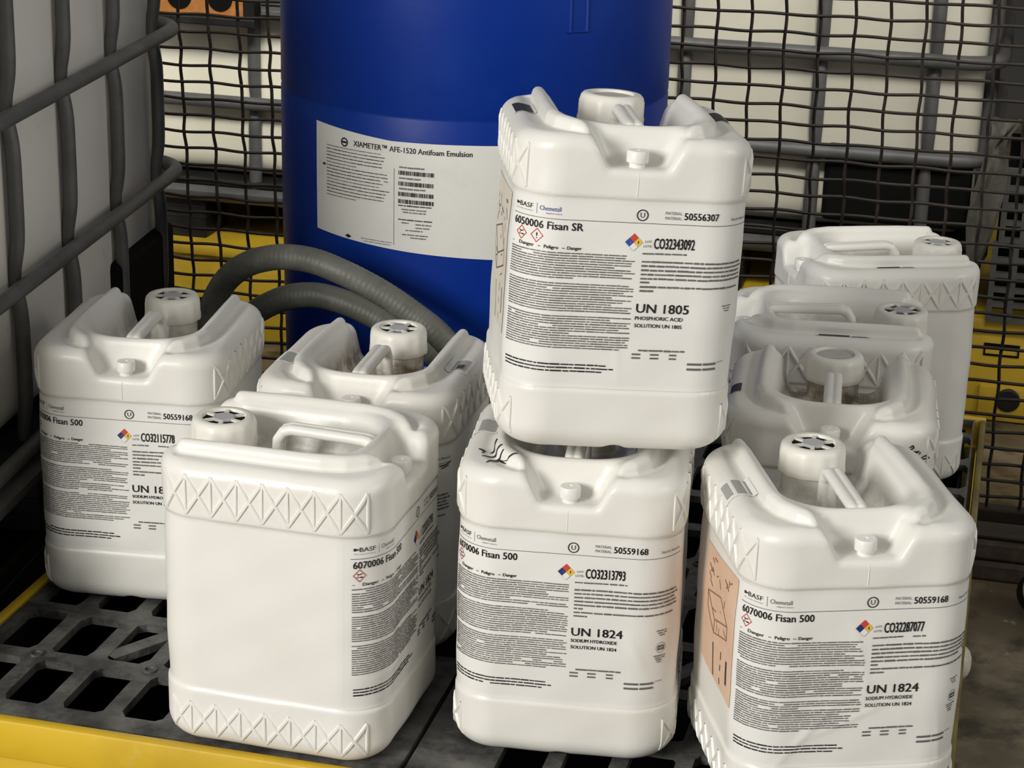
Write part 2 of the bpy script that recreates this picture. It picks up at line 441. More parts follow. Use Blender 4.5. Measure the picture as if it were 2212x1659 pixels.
def handle_field(X, Y, Z):
    d = None
    pts = [(-0.0840, 0.3350), (-0.0780, 0.3402), (-0.0720, 0.3412), (0.012, 0.3436), (0.0215, 0.3405), (0.0285, 0.3300), (0.0315, 0.284)]
    for sx in (-1, 1):
        for (y0, z0), (y1, z1) in zip(pts, pts[1:]):
            q = seg(X, Y, Z, (sx * 0.0045, y0, z0), (sx * 0.0045, y1, z1), 0.0062)
            d = q if d is None else np.minimum(d, q)
    return d
hh = 0.0014
X, Y, Z = grid(-0.026, 0.026, -0.110, 0.044, 0.276, 0.354, hh)
hV, hF = surface_net(handle_field(X, Y, Z), (X[0, 0, 0], Y[0, 0, 0], Z[0, 0, 0]), hh)
ME_handle = {'clean': mesh_np('jug_handle', hV, hF, M_jug), 'dirty': mesh_np('jug_handle', hV, hF, M_jug_dirty)}
del X, Y, Z

# outline coordinate s (arc length from the middle of the front, + to local +x) -> point and normal
F_ = HW - RC; G_ = HL - RC; Q_ = math.pi / 2 * RC
def outline(s):
    sg = 1 if s >= 0 else -1; a = abs(s)
    if a <= F_: return (sg * a, -HL), (0, -1)
    a -= F_
    if a <= Q_:
        t = a / RC; n = (math.sin(t), -math.cos(t)); return (sg * (F_ + RC * n[0]), -G_ + RC * n[1]), (sg * n[0], n[1])
    a -= Q_
    if a <= 2 * G_: return (sg * HW, -G_ + a), (sg, 0)
    a -= 2 * G_
    t = a / RC; n = (math.cos(t), math.sin(t)); return (sg * (F_ + RC * n[0]), G_ + RC * n[1]), (sg * n[0], n[1])
S_AX = np.arange(-0.375, 0.3751, 0.003); Z_AX = np.arange(0.006, 0.3381, 0.004)
TAB = np.zeros((len(S_AX), len(Z_AX), 3)); NRM = np.zeros((len(S_AX), 2))
for i, s_ in enumerate(S_AX):
    (px, py), (nx, ny) = outline(s_); NRM[i] = (nx, ny)
    for j, z_ in enumerate(Z_AX):
        h_ = BVH.ray_cast(Vector((px + nx * .03, py + ny * .03, z_)), Vector((-nx, -ny, 0)), 0.1)
        TAB[i, j] = h_[0] if h_[0] is not None else (px, py, z_)
def on_jug(s, z, off, bend=None):
    fi = min(max((s - S_AX[0]) / 0.003, 0), len(S_AX) - 1.001); fj = min(max((z - Z_AX[0]) / 0.004, 0), len(Z_AX) - 1.001)
    i, j = int(fi), int(fj); u, v = fi - i, fj - j
    p = (TAB[i, j] * (1 - u) + TAB[i + 1, j] * u) * (1 - v) + (TAB[i, j + 1] * (1 - u) + TAB[i + 1, j + 1] * u) * v
    n = NRM[i] * (1 - u) + NRM[i + 1] * u
    if bend: off = off + bend(s, z)
    return (p[0] + n[0] * off, p[1] + n[1] * off, p[2])

# embossed diamond lattice (one raised row on each long side, top and bottom)
def lattice(side, z0, z1):
    sc = -0.2359; P = 0.0294; mb = MB()
    def rib(p, q, w=0.0056, hgt=0.0024, n=7):
        V = []; d = math.hypot(q[0] - p[0], q[1] - p[1]); nx, nz = -(q[1] - p[1]) / d, (q[0] - p[0]) / d
        for i in range(n):
            f = i / (n - 1); s_ = p[0] + (q[0] - p[0]) * f; z_ = p[1] + (q[1] - p[1]) * f
            k = 0.55 if i in (0, n - 1) else 1
            for o_, e in ((-w / 2, -0.0008), (-w * .2, hgt * .85 * k), (w * .2, hgt * .85 * k), (w / 2, -0.0008)):
                x, y, z = on_jug(s_ + nx * o_, z_ + nz * o_, e); V.append((x * (-side), y, z) if side > 0 else (x, y, z))
        F = [(4 * i + k, 4 * i + k + 1, 4 * i + k + 5, 4 * i + k + 4) for i in range(n - 1) for k in range(3)]
        mb.add(V, F)
    for k in range(-4, 5):
        s_ = sc + k * P
        rib((s_, z0), (s_, z1), w=0.0046, hgt=0.0019)
        if k < 4:
            rib((s_, z0), (s_ + P, z1)); rib((s_, z1), (s_ + P, z0))
    return mb
ME_lat = []
for side in (-1, 1):
    for (z0, z1) in ((0.2805, 0.3255), (0.0135, 0.0535)):
        ME_lat.append((lattice(side, z0, z1), ))
ME_lat = {k: [q[0].mesh('jug_lattice', m_, smooth=True) for q in ME_lat] for k, m_ in (('clean', M_jug), ('dirty', M_jug_dirty))}
def seam():
    mb = MB(); V = []
    zs = np.linspace(0.279, 0.302, 8)
    for z in zs:
        for s_, e in ((-0.0013, -0.0004), (0, 0.0007), (0.0013, -0.0004)): V.append(on_jug(s_, z, e))
    mb.add(V, [(3 * i + k, 3 * i + k + 1, 3 * i + k + 4, 3 * i + k + 3) for i in range(7) for k in range(2)])
    return mb
ME_seam = {k: seam().mesh('mould_seam', m_, smooth=True) for k, m_ in (('clean', M_jug), ('dirty', M_jug_dirty))}

# caps
def scallop(a, r, z): return 1.0 + (0.018 * math.cos(12 * a) if r > 0.033 and z < 0.340 else 0)
cap_prof = [(0.0345, 0.3165), (0.0372, 0.3165), (0.0378, 0.3200), (0.0372, 0.3230), (0.0368, 0.3245), (0.0366, 0.3390), (0.0352, 0.3450), (0.0325, 0.3480), (0.0285, 0.3488), (0.0250, 0.3484), (0.0240, 0.3470), (0.0236, 0.3430), (0.0, 0.3430)]
mb = MB(); mb.lathe(cap_prof, 72, mat=Matrix.Translation((0, 0.095, 0)), scal=scallop); ME_cap = mb.mesh('jug_cap', M_cap, smooth=True)
mb = MB(); mb.lathe([(0.0234, 0.3435), (0.0234, 0.3452), (0.0, 0.3452)], 36, mat=Matrix.Translation((0, 0.095, 0))); ME_void = mb.mesh('cap_opening', M_black)
mb = MB()
mb.lathe([(0.0140, 0.3450), (0.0140, 0.3474), (0.0130, 0.3482), (0.0, 0.3482)], 6, mat=Matrix.Translation((0, 0.095, 0)) @ Matrix.Rotation(0.2, 4, 'Z'))
ME_hub = mb.mesh('cap_hub', M_hub)
mb = MB()
for k in range(6):
    mb.box(0.0125, 0.0240, -0.0022, 0.0022, 0.3448, 0.3476, mat=Matrix.Translation((0, 0.095, 0)) @ Matrix.Rotation(0.2 + k * math.pi / 3, 4, 'Z'))
ME_spoke = mb.mesh('cap_spokes', M_cap)
mb = MB(); mb.lathe([(0.0235, 0.3431), (0.0235, 0.3452), (0.019, 0.3462), (0.012, 0.3455), (0.0, 0.3458)], 36, mat=Matrix.Translation((0, 0.095, 0))); ME_seal = mb.mesh('cap_seal', M_foil, smooth=True)
# vent plug
mb = MB(); mb.lathe([(0.0082, 0.303), (0.0082, 0.3105), (0.0112, 0.3115), (0.0114, 0.3125), (0.0114, 0.3225), (0.0104, 0.3238), (0.0025, 0.3238), (0.0020, 0.3228), (0.0, 0.3228)], 30,
                    mat=Matrix.Translation((0, -HL + 0.0183, 0)), scal=lambda a, r, z: 1 + (0.02 * math.cos(14 * a) if r > 0.0105 and z < 0.3235 else 0))
ME_vent = mb.mesh('vent_plug', M_vent, smooth=True)

# ------------------------------------------------------------------ jug labels
def creases(seed, n=5):
    R = random.Random(seed); L = []
    for _ in range(n):
        L.append((R.uniform(-0.12, 0.12), R.uniform(0.08, 0.20), R.uniform(0, math.pi), R.uniform(0.02, 0.05), R.uniform(0.0035, 0.0065), R.uniform(0.0004, 0.0011)))
    def f(s, z):
        v = 0.0
        for (s0, z0, a, ln, w, h_) in L:
            p = (s - s0) * math.cos(a) + (z - z0) * math.sin(a); q = -(s - s0) * math.sin(a) + (z - z0) * math.cos(a)
            v += h_ * math.exp(-(p / ln) ** 2 - (q / w) ** 2)
        return v
    return f
def label_mesh(bend):
    sa = np.linspace(-0.143, 0.141, 116); za = np.linspace(0.0715, 0.2725, 74)
    V = [on_jug(s_, z_, 0.0006, bend) for s_ in sa for z_ in za]; n = len(za)
    F = [(i * n + j, (i + 1) * n + j, (i + 1) * n + j + 1, i * n + j + 1) for i in range(len(sa) - 1) for j in range(n - 1)]
    return mesh_np('product_label', np.array(V), np.array(F), M_paper)
def label_print(kind, matno, lotno, seed):
    R = random.Random(seed); p = Print()
    # maker's mark, left
    p.rect(-0.1335, -0.1305, 0.2605, 0.2635, 0); p.rect(-0.1300, -0.1280, 0.2612, 0.2628, 0)
    p.text('BASF', -0.1270, -0.1080, 0.2595, 0.2645, 0); p.text('We create chemistry', -0.1335, -0.1080, 0.2560, 0.2576, 1)
    p.rect(-0.1035, -0.1031, 0.2550, 0.2660, 1)
    p.text('Chemetall', -0.1000, -0.0770, 0.2592, 0.2640, 2 if kind == 'SR' else 1); p.text('expect more', -0.0930, -0.0760, 0.2553, 0.2572, 2 if kind == 'SR' else 1)
    p.rect(-0.1370, 0.1365, 0.2511, 0.2516, 0)
    p.ring(0.0075, 0.2597, 0.0050, 0.0061, 0); p.text('U', 0.0052, 0.0098, 0.2570, 0.2624, 0)
    for z in (0.2630, 0.2578):
        p.text('MATERIAL:', 0.0312, 0.0490, z - 0.0016, z + 0.0016, 1)
    p.text(matno, 0.0512, 0.0880, 0.2567, 0.2640, 0, True)
    p.text('North America', 0.1045, 0.1330, 0.2562, 0.2592, 0)
    t = '6050006 Fisan SR' if kind == 'SR' else '6070006 Fisan 500'
    p.text(t, -0.1340, -0.0530, 0.2402, 0.2482, 0, True)
    # hazard diamonds
    for a in ((-0.1215, -0.1015) if kind == 'SR' else (-0.1270,)):
        p.diaframe(a, 0.2322, 0.0076, 0.0011, 3)
        if a > -0.11 : p.text('!', a - 0.0008, a + 0.0008, 0.2290, 0.2352, 0)
        else:
            p.rect(a - 0.0036, a - 0.0004, 0.2298, 0.2306, 0); p.rect(a + 0.0004, a + 0.0036, 0.2296, 0.2310, 0)
            p.stroke([(a - 0.003, 0.2345), (a - 0.0005, 0.2332), (a + 0.003, 0.2345)], 0.0010, 0); p.stroke([(a - 0.002, 0.2328), (a - 0.002, 0.2312)], 0.0006, 0)
    p.rect(-0.1350, -0.1325, 0.2212, 0.2219, 1)
    p.text('Danger', -0.1235, -0.1040, 0.2190, 0.2236, 0, True); p.rect(-0.0995, -0.0965, 0.2211, 0.2218, 0)
    p.text('Peligro', -0.0925, -0.0775, 0.2190, 0.2236, 0, True); p.rect(-0.0735, -0.0705, 0.2211, 0.2218, 0)
    p.text('Danger', -0.0680, -0.0530, 0.2190, 0.2236, 0, True)
    # long small print column
    z = 0.2163; k = 0
    while z > 0.1150:
        if k in (11, 23): z -= 0.0034
        e = -0.1355
        full = R.choice((0.004, 0.004, 0.003, 0.0, -0.006, 0.004, -0.018))
        p.words(e, full if z > 0.2125 or R.random() < .93 else -0.06, z, 0.0013, 1, R, 0.985, 0.0009)
        z -= 0.00262; k += 1
    # fire diamond
    a, z, r = 0.0007, 0.2312, 0.0094; h_ = r / 2
    p.dia(a, z + h_, h_ * .97, 3); p.dia(a - h_, z, h_ * .97, 6 if kind != 'SR' else 2); p.dia(a + h_, z, h_ * .97, 4); p.dia(a, z - h_, h_ * .97, 5)
    p.ring(a - h_, z, 0.0010, 0.0016, 5, 10); p.rect(a - 0.0006, a + 0.0006, z + h_ - .0015, z + h_ + .0015, 5); p.rect(a + h_ - 0.0006, a + h_ + 0.0006, z - .0015, z + .0015, 0)
    p.diaframe(a, z - h_, h_, 0.0003, 1)
    p.text('LOT:', 0.0125, 0.0200, 0.2312, 0.2336, 0); p.text('LOTE:', 0.0110, 0.0200, 0.2264, 0.2288, 0)
    p.text(lotno, 0.0220, 0.0645, 0.2250, 0.2362, 0, True)
    p.words(0.0105, 0.0670, 0.2198, 0.0017, 1, R)
    for z, e in zip((0.2112, 0.2067, 0.2022, 0.1977, 0.1933, 0.1892, 0.1846, 0.1804), (0.129, 0.132, 0.128, 0.130, 0.131, 0.020, 0.126, 0.025)):
        p.words(0.0105, e, z, 0.0020, 1, R, 0.99, 0.0010)
    un = '1805' if kind == 'SR' else '1824'
    p.text('UN ' + un, 0.0090, 0.0645, 0.1565, 0.1662, 0, True)
    p.text('PHOSPHORIC ACID' if kind == 'SR' else 'SODIUM HYDROXIDE', 0.0085, 0.0590, 0.1486, 0.1526, 0, True)
    p.text('SOLUTION UN ' + un, 0.0085, 0.0585, 0.1405, 0.1445, 0, True)
    for i, e in enumerate((0.116, 0.1165, 0.1135)): p.words(0.1025 + 0.002 * i, e, 0.1650 - i * 0.0027, 0.0012, 1, R)
    if kind != 'SR':
        p.ring(0.1090, 0.1445, 0.0058, 0.0063, 1, 20); p.rect(0.1050, 0.1130, 0.1418, 0.1472, 0); p.text('NSF', 0.1060, 0.1120, 0.1430, 0.1462, 5)
        for i, e in enumerate((0.116, 0.1155, 0.1135, 0.111)): p.words(0.1005 + 0.0015 * i, e, 0.1348 - i * 0.0026, 0.0012, 1, R)
    p.words(0.0150, 0.0642, 0.1155, 0.0020, 1, R, 1, .001)
    for z in (0.1112, 0.1072):
        for (u, v) in ((0.0085, 0.0175), (0.0280, 0.0370), (0.0485, 0.0560)): p.rect(u, v, z - 0.0009, z + 0.0009, 1)
    for i, e in enumerate((-0.018, -0.010, -0.022)): p.words(-0.1340, e, 0.0968 - i * 0.0036, 0.0016, 0, R, 0.99, 0.001)
    for z in (0.1020, 0.0964):
        p.rect(0.0685, 0.0845, z - 0.0012, z + 0.0012, 1); p.rect(0.0862, 0.1025, z - 0.0012, z + 0.0012, 1)
    p.rect(0.1040, 0.1140, 0.1030, 0.1036, 1)
    return p

def cast_patch(center, normal, tangent, w, h, off, n=6):
    """grid of points cast on to the jug from outside, returns (V,F)"""
    N = Vector(normal).normalized(); T = (Vector(tangent) - N * Vector(tangent).dot(N)).normalized(); B = N.cross(T)
    V = []
    for i in range(n + 1):
        for j in range(n + 1):
            o = Vector(center) + T * (w * (i / n - .5)) + B * (h * (j / n - .5)) + N * 0.04
            q = BVH.ray_cast(o, -N, 0.12)
            V.append((q[0] if q[0] is not None else o - N * 0.04) + N * off)
    return V, [(i * (n + 1) + j, (i + 1) * (n + 1) + j, (i + 1) * (n + 1) + j + 1, i * (n + 1) + j + 1) for i in range(n) for j in range(n)]
def sticker(center, normal, tangent, w, h, bars):
    mb = MB(); V, F = cast_patch(center, normal, tangent, w, h, 0.0007); mb.add(V, F, 0)
    N = Vector(normal).normalized(); T = (Vector(tangent) - N * Vector(tangent).dot(N)).normalized(); B = N.cross(T)
    for (u0, u1, v0, v1, m) in bars:
        c = Vector(center) + T * (w * ((u0 + u1) / 2 - .5)) + B * (h * ((v0 + v1) / 2 - .5))
        V, F = cast_patch(c, normal, tangent, w * (u1 - u0), h * (v1 - v0), 0.0011, 4); mb.add(V, F, m)
    return mb.mesh('shoulder_sticker', [M_paper, M_stick, M_ink], smooth=True)
def scribble(strokes, normal, w=0.0028):
    """marker strokes given as local points near the jug surface"""
    mb = MB(); N = Vector(normal).normalized()
    for stv in strokes:
        P = []
        for a, b in zip(stv, stv[1:]):
            for k in range(5): P.append(Vector(a).lerp(Vector(b), k / 5))
        P.append(Vector(stv[-1]))
        Q = []
        for q in P:
            h_ = BVH.ray_cast(q + N * 0.04, -N, 0.12); Q.append((h_[0] if h_[0] is not None else q) + N * 0.0009)
        V = []
        for i, q in enumerate(Q):
            t = (Q[min(i + 1, len(Q) - 1)] - Q[max(i - 1, 0)]).normalized(); b = N.cross(t).normalized()
            ww = w * (0.5 + 0.5 * math.sin(math.pi * (i + .6) / (len(Q) + .2)))
            V += [q - b * ww / 2, q + b * ww / 2]
        mb.add(V, [(2 * i, 2 * i + 1, 2 * i + 3, 2 * i + 2) for i in range(len(Q) - 1)])
    return mb.mesh('marker_scribble', M_ink, smooth=True)

GROUP = 'white plastic chemical jugs on the spill pallet'
def jug(x, y, yaw, label, z=0.0, tilt=None, dirty='clean', starcap=True, lab=None):
    m = Matrix.Translation((x, y, z))
    if tilt: m = m @ Matrix.Rotation(tilt[0], 4, 'X') @ Matrix.Rotation(tilt[1], 4, 'Y')
    m = m @ Matrix.Rotation(yaw, 4, 'Z')
    r = empty('chemical_jug', m, label, 'jug', GROUP)
    link('body', ME_body[dirty], r); link('handle', ME_handle[dirty], r)
    c = link('cap', ME_cap, r)
    if starcap:
        link('cap_opening', ME_void, c)['label'] = 'black openings in the cap'
        link('cap_hub', ME_hub, c)['label'] = 'grey centre of the cap'
        link('cap_spokes', ME_spoke, c)
    else:
        link('cap_seal', ME_seal, c)['label'] = 'grey disc in the cap'
    link('vent_plug', ME_vent, r)
    for me in ME_lat[dirty]: link('embossed_lattice', me, r)
    link('mould_seam', ME_seam[dirty], r)
    if lab:
        lo = link('product_label', lab[0], r); lo['label'] = 'printed white paper label'
        link('label_print', lab[1], lo)
    return r
def make_lab(kind, matno, lotno, seed, ncrease):
    b = creases(seed, ncrease)
    return label_mesh(b), label_print(kind, matno, lotno, seed).mesh('label_print', lambda a, z: on_jug(a, z, 0.0013, b), INKS)
LAB = {
 'a': make_lab('500', '50559168', 'CO32313793', 11, 9),
 'b': make_lab('500', '50559168', 'CO32313793', 3, 4),
 'c': make_lab('SR', '50556307', 'CO32343092', 5, 4),
 'd': make_lab('500', '50559168', 'CO32287077', 9, 6),
 'e': make_lab('500', '50559168', 'CO32115778', 21, 4)}
j1 = jug(-0.2305, 2.1389, 1.3144, 'white jug turned sideways at the front left, plain side with diamond lattice facing out', lab=LAB['a'])
j2 = jug(0.0789, 2.1584, -0.1158, 'white UN 1824 jug in the front middle carrying another jug on top', lab=LAB['b'], dirty='clean')
j3 = jug(0.0985, 2.1722, 0.0978, 'white UN 1805 jug stacked on top of another jug before the blue drum', z=0.3590, tilt=(math.radians(-2.2), 0.0400), starcap=False, lab=LAB['c'])
j4 = jug(0.3490, 2.0395, 0.1374, 'white UN 1824 jug at the front right with a peach label on its side', lab=LAB['d'])
j5 = jug(-0.4677, 2.5304, -0.1150, 'shaded white jug against the caged tank at the left', lab=LAB['e'])
j6 = jug(-0.1672, 2.4176, -0.2112, 'white jug with stained hollow top, before the blue drum and behind the sideways jug', dirty='dirty', lab=LAB['b'])
j7 = jug(0.3901, 2.3594, -0.1573, 'white jug with stained neck and plain cap, right behind the front right jug', dirty='dirty', starcap=False, lab=LAB['b'])
j8 = jug(0.4281, 2.6608, -1.6616, 'white jug standing crosswise, second from the back in the right row', lab=LAB['b'], dirty='clean')
j9 = jug(0.5445, 2.9980, -1.4126, 'rearmost white jug of the right row, next to the wire mesh', lab=LAB['b'], dirty='clean')

# side panels with handling drawings
def side_label(s0, s1, zl0, zl1, zr0, zr1, kind, seed):
    R = random.Random(seed); n, k = 30, 24; V = []
    def pt(u, v):
        z0 = zl0 + (zr0 - zl0) * u; z1 = zl1 + (zr1 - zl1) * u
        return s0 + (s1 - s0) * u, z0 + (z1 - z0) * v
    for i in range(n + 1):
        for j in range(k + 1): V.append(on_jug(*pt(i / n, j / k), 0.0006))
    F = [(i * (k + 1) + j, (i + 1) * (k + 1) + j, (i + 1) * (k + 1) + j + 1, i * (k + 1) + j + 1) for i in range(n) for j in range(k)]
    me = mesh_np('handling_label', np.array(V), F, M_peach if kind == 'peach' else M_beige)
    p = Print()
    def L(pts, w, m): p.stroke([pt(*q) for q in pts], w, m)
    L([(.15, .62), (.55, .70), (.80, .56), (.42, .47), (.15, .62)], 0.0016, 0); L([(.15, .62), (.18, .50), (.42, .36), (.42, .47)], 0.0016, 0); L([(.42, .36), (.80, .45), (.80, .56)], 0.0016, 0)
    for q in range(16): 
        u, v = R.uniform(.12, .85), R.uniform(.72, .95); L([(u, v), (u + R.uniform(-.1, .12), v - R.uniform(.0, .08))], 0.0018, 0)
    for q in range(6):
        u, v = R.uniform(.3, .8), R.uniform(.36, .60); L([(u, v), (u + R.uniform(-.12, .12), v + R.uniform(-.06, .06))], 0.0012, 0)
    L([(.42, .28), (.46, .02)], 0.0030, 1); L([(.66, .30), (.67, .24)], 0.0022, 1); L([(.67, .20), (.67, .15)], 0.0022, 1); L([(.66, .09), (.67, .04)], 0.0022, 1)
    L([(.84, .30), (.86, .12)], 0.0055, 1)
    return me, p.mesh('label_print', lambda a, z: on_jug(a, z, 0.0010), [M_brown, M_ink] if kind == 'peach' else [M_grey, M_stick])
for (jg, args) in ((j4, (-0.285, -0.148, 0.118, 0.255, 0.120, 0.268, 'peach', 1)), (j3, (-0.30, -0.158, 0.105, 0.262, 0.112, 0.266, 'beige', 4))):
    a, b = side_label(*args)
    lo = link('handling_label', a, jg); lo['label'] = 'peach side label with a box drawing' if jg is j4 else 'pale beige side label'
    link('label_print', b, lo)

def scribble_s(strokes, w=0.0015):
    mb = MB()
    for stv in strokes:
        P = []
        for a, b in zip(stv, stv[1:]):
            for k in range(5): P.append((a[0] + (b[0] - a[0]) * k / 5, a[1] + (b[1] - a[1]) * k / 5))
        P.append(stv[-1]); V = []
        for i, q in enumerate(P):
            a, b = P[max(i - 1, 0)], P[min(i + 1, len(P) - 1)]; d = math.hypot(b[0] - a[0], b[1] - a[1]) or 1
            n = (-(b[1] - a[1]) / d * w / 2, (b[0] - a[0]) / d * w / 2)
            V += [on_jug(q[0] - n[0], q[1] - n[1], 0.0009), on_jug(q[0] + n[0], q[1] + n[1], 0.0009)]
        mb.add(V, [(2 * i, 2 * i + 1, 2 * i + 3, 2 * i + 2) for i in range(len(P) - 1)])
    return mb.mesh('marker_scribble', M_ink, smooth=True)
link('marker_scribble', scribble_s([[(0.0923, 0.3133), (0.0957, 0.316), (0.0975, 0.313), (0.0933, 0.3104)], [(0.0957, 0.308), (0.1051, 0.3077), (0.1005, 0.3061)], [(0.1069, 0.3067), (0.1056, 0.304)],
    [(0.1079, 0.2986), (0.115, 0.3009), (0.1234, 0.296), (0.1098, 0.2975)]]), j7)['label'] = 'black marker scribble'
link('marker_scribble', scribble_s([[(0.1154, 0.2481), (0.125, 0.2485), (0.1338, 0.2502)], [(0.118, 0.2450), (0.130, 0.2470)]]), j6)['label'] = 'black marker strokes'
link('marker_scribble', scribble([[(-0.1067, -0.0623, 0.338), (-0.0989, -0.0686, 0.338), (-0.1015, -0.0749, 0.338)], [(-0.0932, -0.0694, 0.338), (-0.089, -0.0647, 0.338), (-0.0864, -0.0532, 0.338)],
    [(-0.1003, -0.0835, 0.338), (-0.087, -0.0797, 0.338), (-0.0783, -0.0723, 0.338)], [(-0.0927, -0.1037, 0.338), (-0.0879, -0.0933, 0.338), (-0.0755, -0.0832, 0.338)],
    [(-0.0912, -0.0996, 0.338), (-0.0801, -0.0899, 0.338), (-0.0709, -0.0976, 0.338), (-0.0584, -0.0932, 0.338)], [(-0.0815, -0.0901, 0.338), (-0.072, -0.0997, 0.338)]], (-0.1, -0.25, 1)), j2)['label'] = 'black marker scribble'
BAR = [(0.12, 0.42, 0.12, 0.88, 1), (0.55, 0.75, 0.10, 0.9, 1)]
NL = (-0.75, 0, 0.75); NR = (0.75, 0, 0.75)
for jg, c, n, t, w, h, bars in (
    (j4, (-0.112, -0.005, 0.335), NL, (0, 1, 0), 0.046, 0.034, [(0.1, 0.9, 0.15, 0.45, 1), (0.15, 0.85, 0.58, 0.85, 1)]),
    (j2, (-0.108, 0.015, 0.338), NL, (0, 1, 0), 0.045, 0.026, [(0.1, 0.9, 0.2, 0.75, 1)]),
    (j6, (0.106, 0.00, 0.338), NR, (0, 1, 0), 0.050, 0.024, [(0.1, 0.85, 0.2, 0.7, 1), (0.2, 0.5, 0.3, 0.6, 2)]),
    (j6, (-0.106, -0.03, 0.338), NL, (0, 1, 0), 0.045, 0.022, [(0.1, 0.85, 0.2, 0.7, 1)]),
    (j7, (-0.113, -0.035, 0.334), NL, (0, 1, 0), 0.030, 0.014, [(0.02, 0.98, 0.05, 0.95, 2)]),
    (j8, (0.1005, 0.012, 0.338), (0.35, 0, 1), (0, 1, 0), 0.070, 0.011, [(0.05, 0.62, 0.1, 0.9, 2), (0.66, 0.95, 0.2, 0.8, 1)]),
    (j9, (0.1005, -0.004, 0.338), (0.35, 0, 1), (0, 1, 0), 0.060, 0.011, [(0.05, 0.62, 0.1, 0.9, 2), (0.66, 0.95, 0.2, 0.8, 1)]),
    (j3, (-0.108, 0.03, 0.338), NL, (0, 1, 0), 0.055, 0.020, [(0.05, 0.95, 0.15, 0.85, 2)]),
    (j3, (0.108, 0.03, 0.338), NR, (0, 1, 0), 0.055, 0.020, [(0.05, 0.95, 0.15, 0.85, 2)])):
    link('shoulder_sticker', sticker(c, n, t, w, h, bars), jg)['label'] = 'small grey and black sticker'

# ------------------------------------------------------------------ spill pallet with grate decks
FL = -0.385
sp = empty('spill_pallet', RZ @ Matrix.Translation((0, 0, 0)), 'low yellow spill pallet with black grate top under the white jugs', 'spill pallet')
SL, SR, TF, TB = -1.178, 0.018, 1.893, 3.300
mb = MB()
mb.box(SL, SR, TF, TF + 0.016, -0.050, -0.001); mb.box(SL + 0.01, SR - 0.01, TF + 0.012, TF + 0.030, FL, -0.045)
mb.box(SL, SR, TB - 0.016, TB, -0.050, -0.001); mb.box(SL + 0.01, SR - 0.01, TB - 0.030, TB - 0.012, FL, -0.045)
for x0, x1, xi0, xi1 in ((SL, SL + 0.014, SL + 0.012, SL + 0.030),):
    mb.box(x0, x1, TF + 0.0161, TB - 0.0161, -0.050, -0.001); mb.box(xi0, xi1, TF + 0.0301, TB - 0.0301, FL, -0.045)
link('sump_tub', mb.mesh('sump_tub', M_yellow, smooth=True, bevel=0.003, seg=2), sp)
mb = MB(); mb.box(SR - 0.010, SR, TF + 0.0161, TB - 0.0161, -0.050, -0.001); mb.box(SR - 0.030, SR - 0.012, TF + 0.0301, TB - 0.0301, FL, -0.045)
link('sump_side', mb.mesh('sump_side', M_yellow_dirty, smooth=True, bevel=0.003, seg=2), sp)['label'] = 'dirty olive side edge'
mb = MB(); mb.box(SL + 0.031, SR - 0.031, TF + 0.031, TB - 0.031, FL, FL + 0.10); mb.box(SL + 0.031, SL + 0.035, TF + 0.031, TB - 0.031, FL + .1, -0.016); mb.box(SR - 0.035, SR - 0.031, TF + 0.031, TB - 0.031, FL + .1, -0.016)
mb.box(SL + 0.035, SR - 0.035, TF + 0.031, TF + 0.035, FL + .1, -0.016); mb.box(SL + 0.035, SR - 0.035, TB - 0.035, TB - 0.031, FL + .1, -0.016)
link('sump_shade', mb.mesh('sump_shade', M_black), sp)['label'] = 'shade inside the sump, painted black'  # black boxes stand in for the shade inside the yellow tub
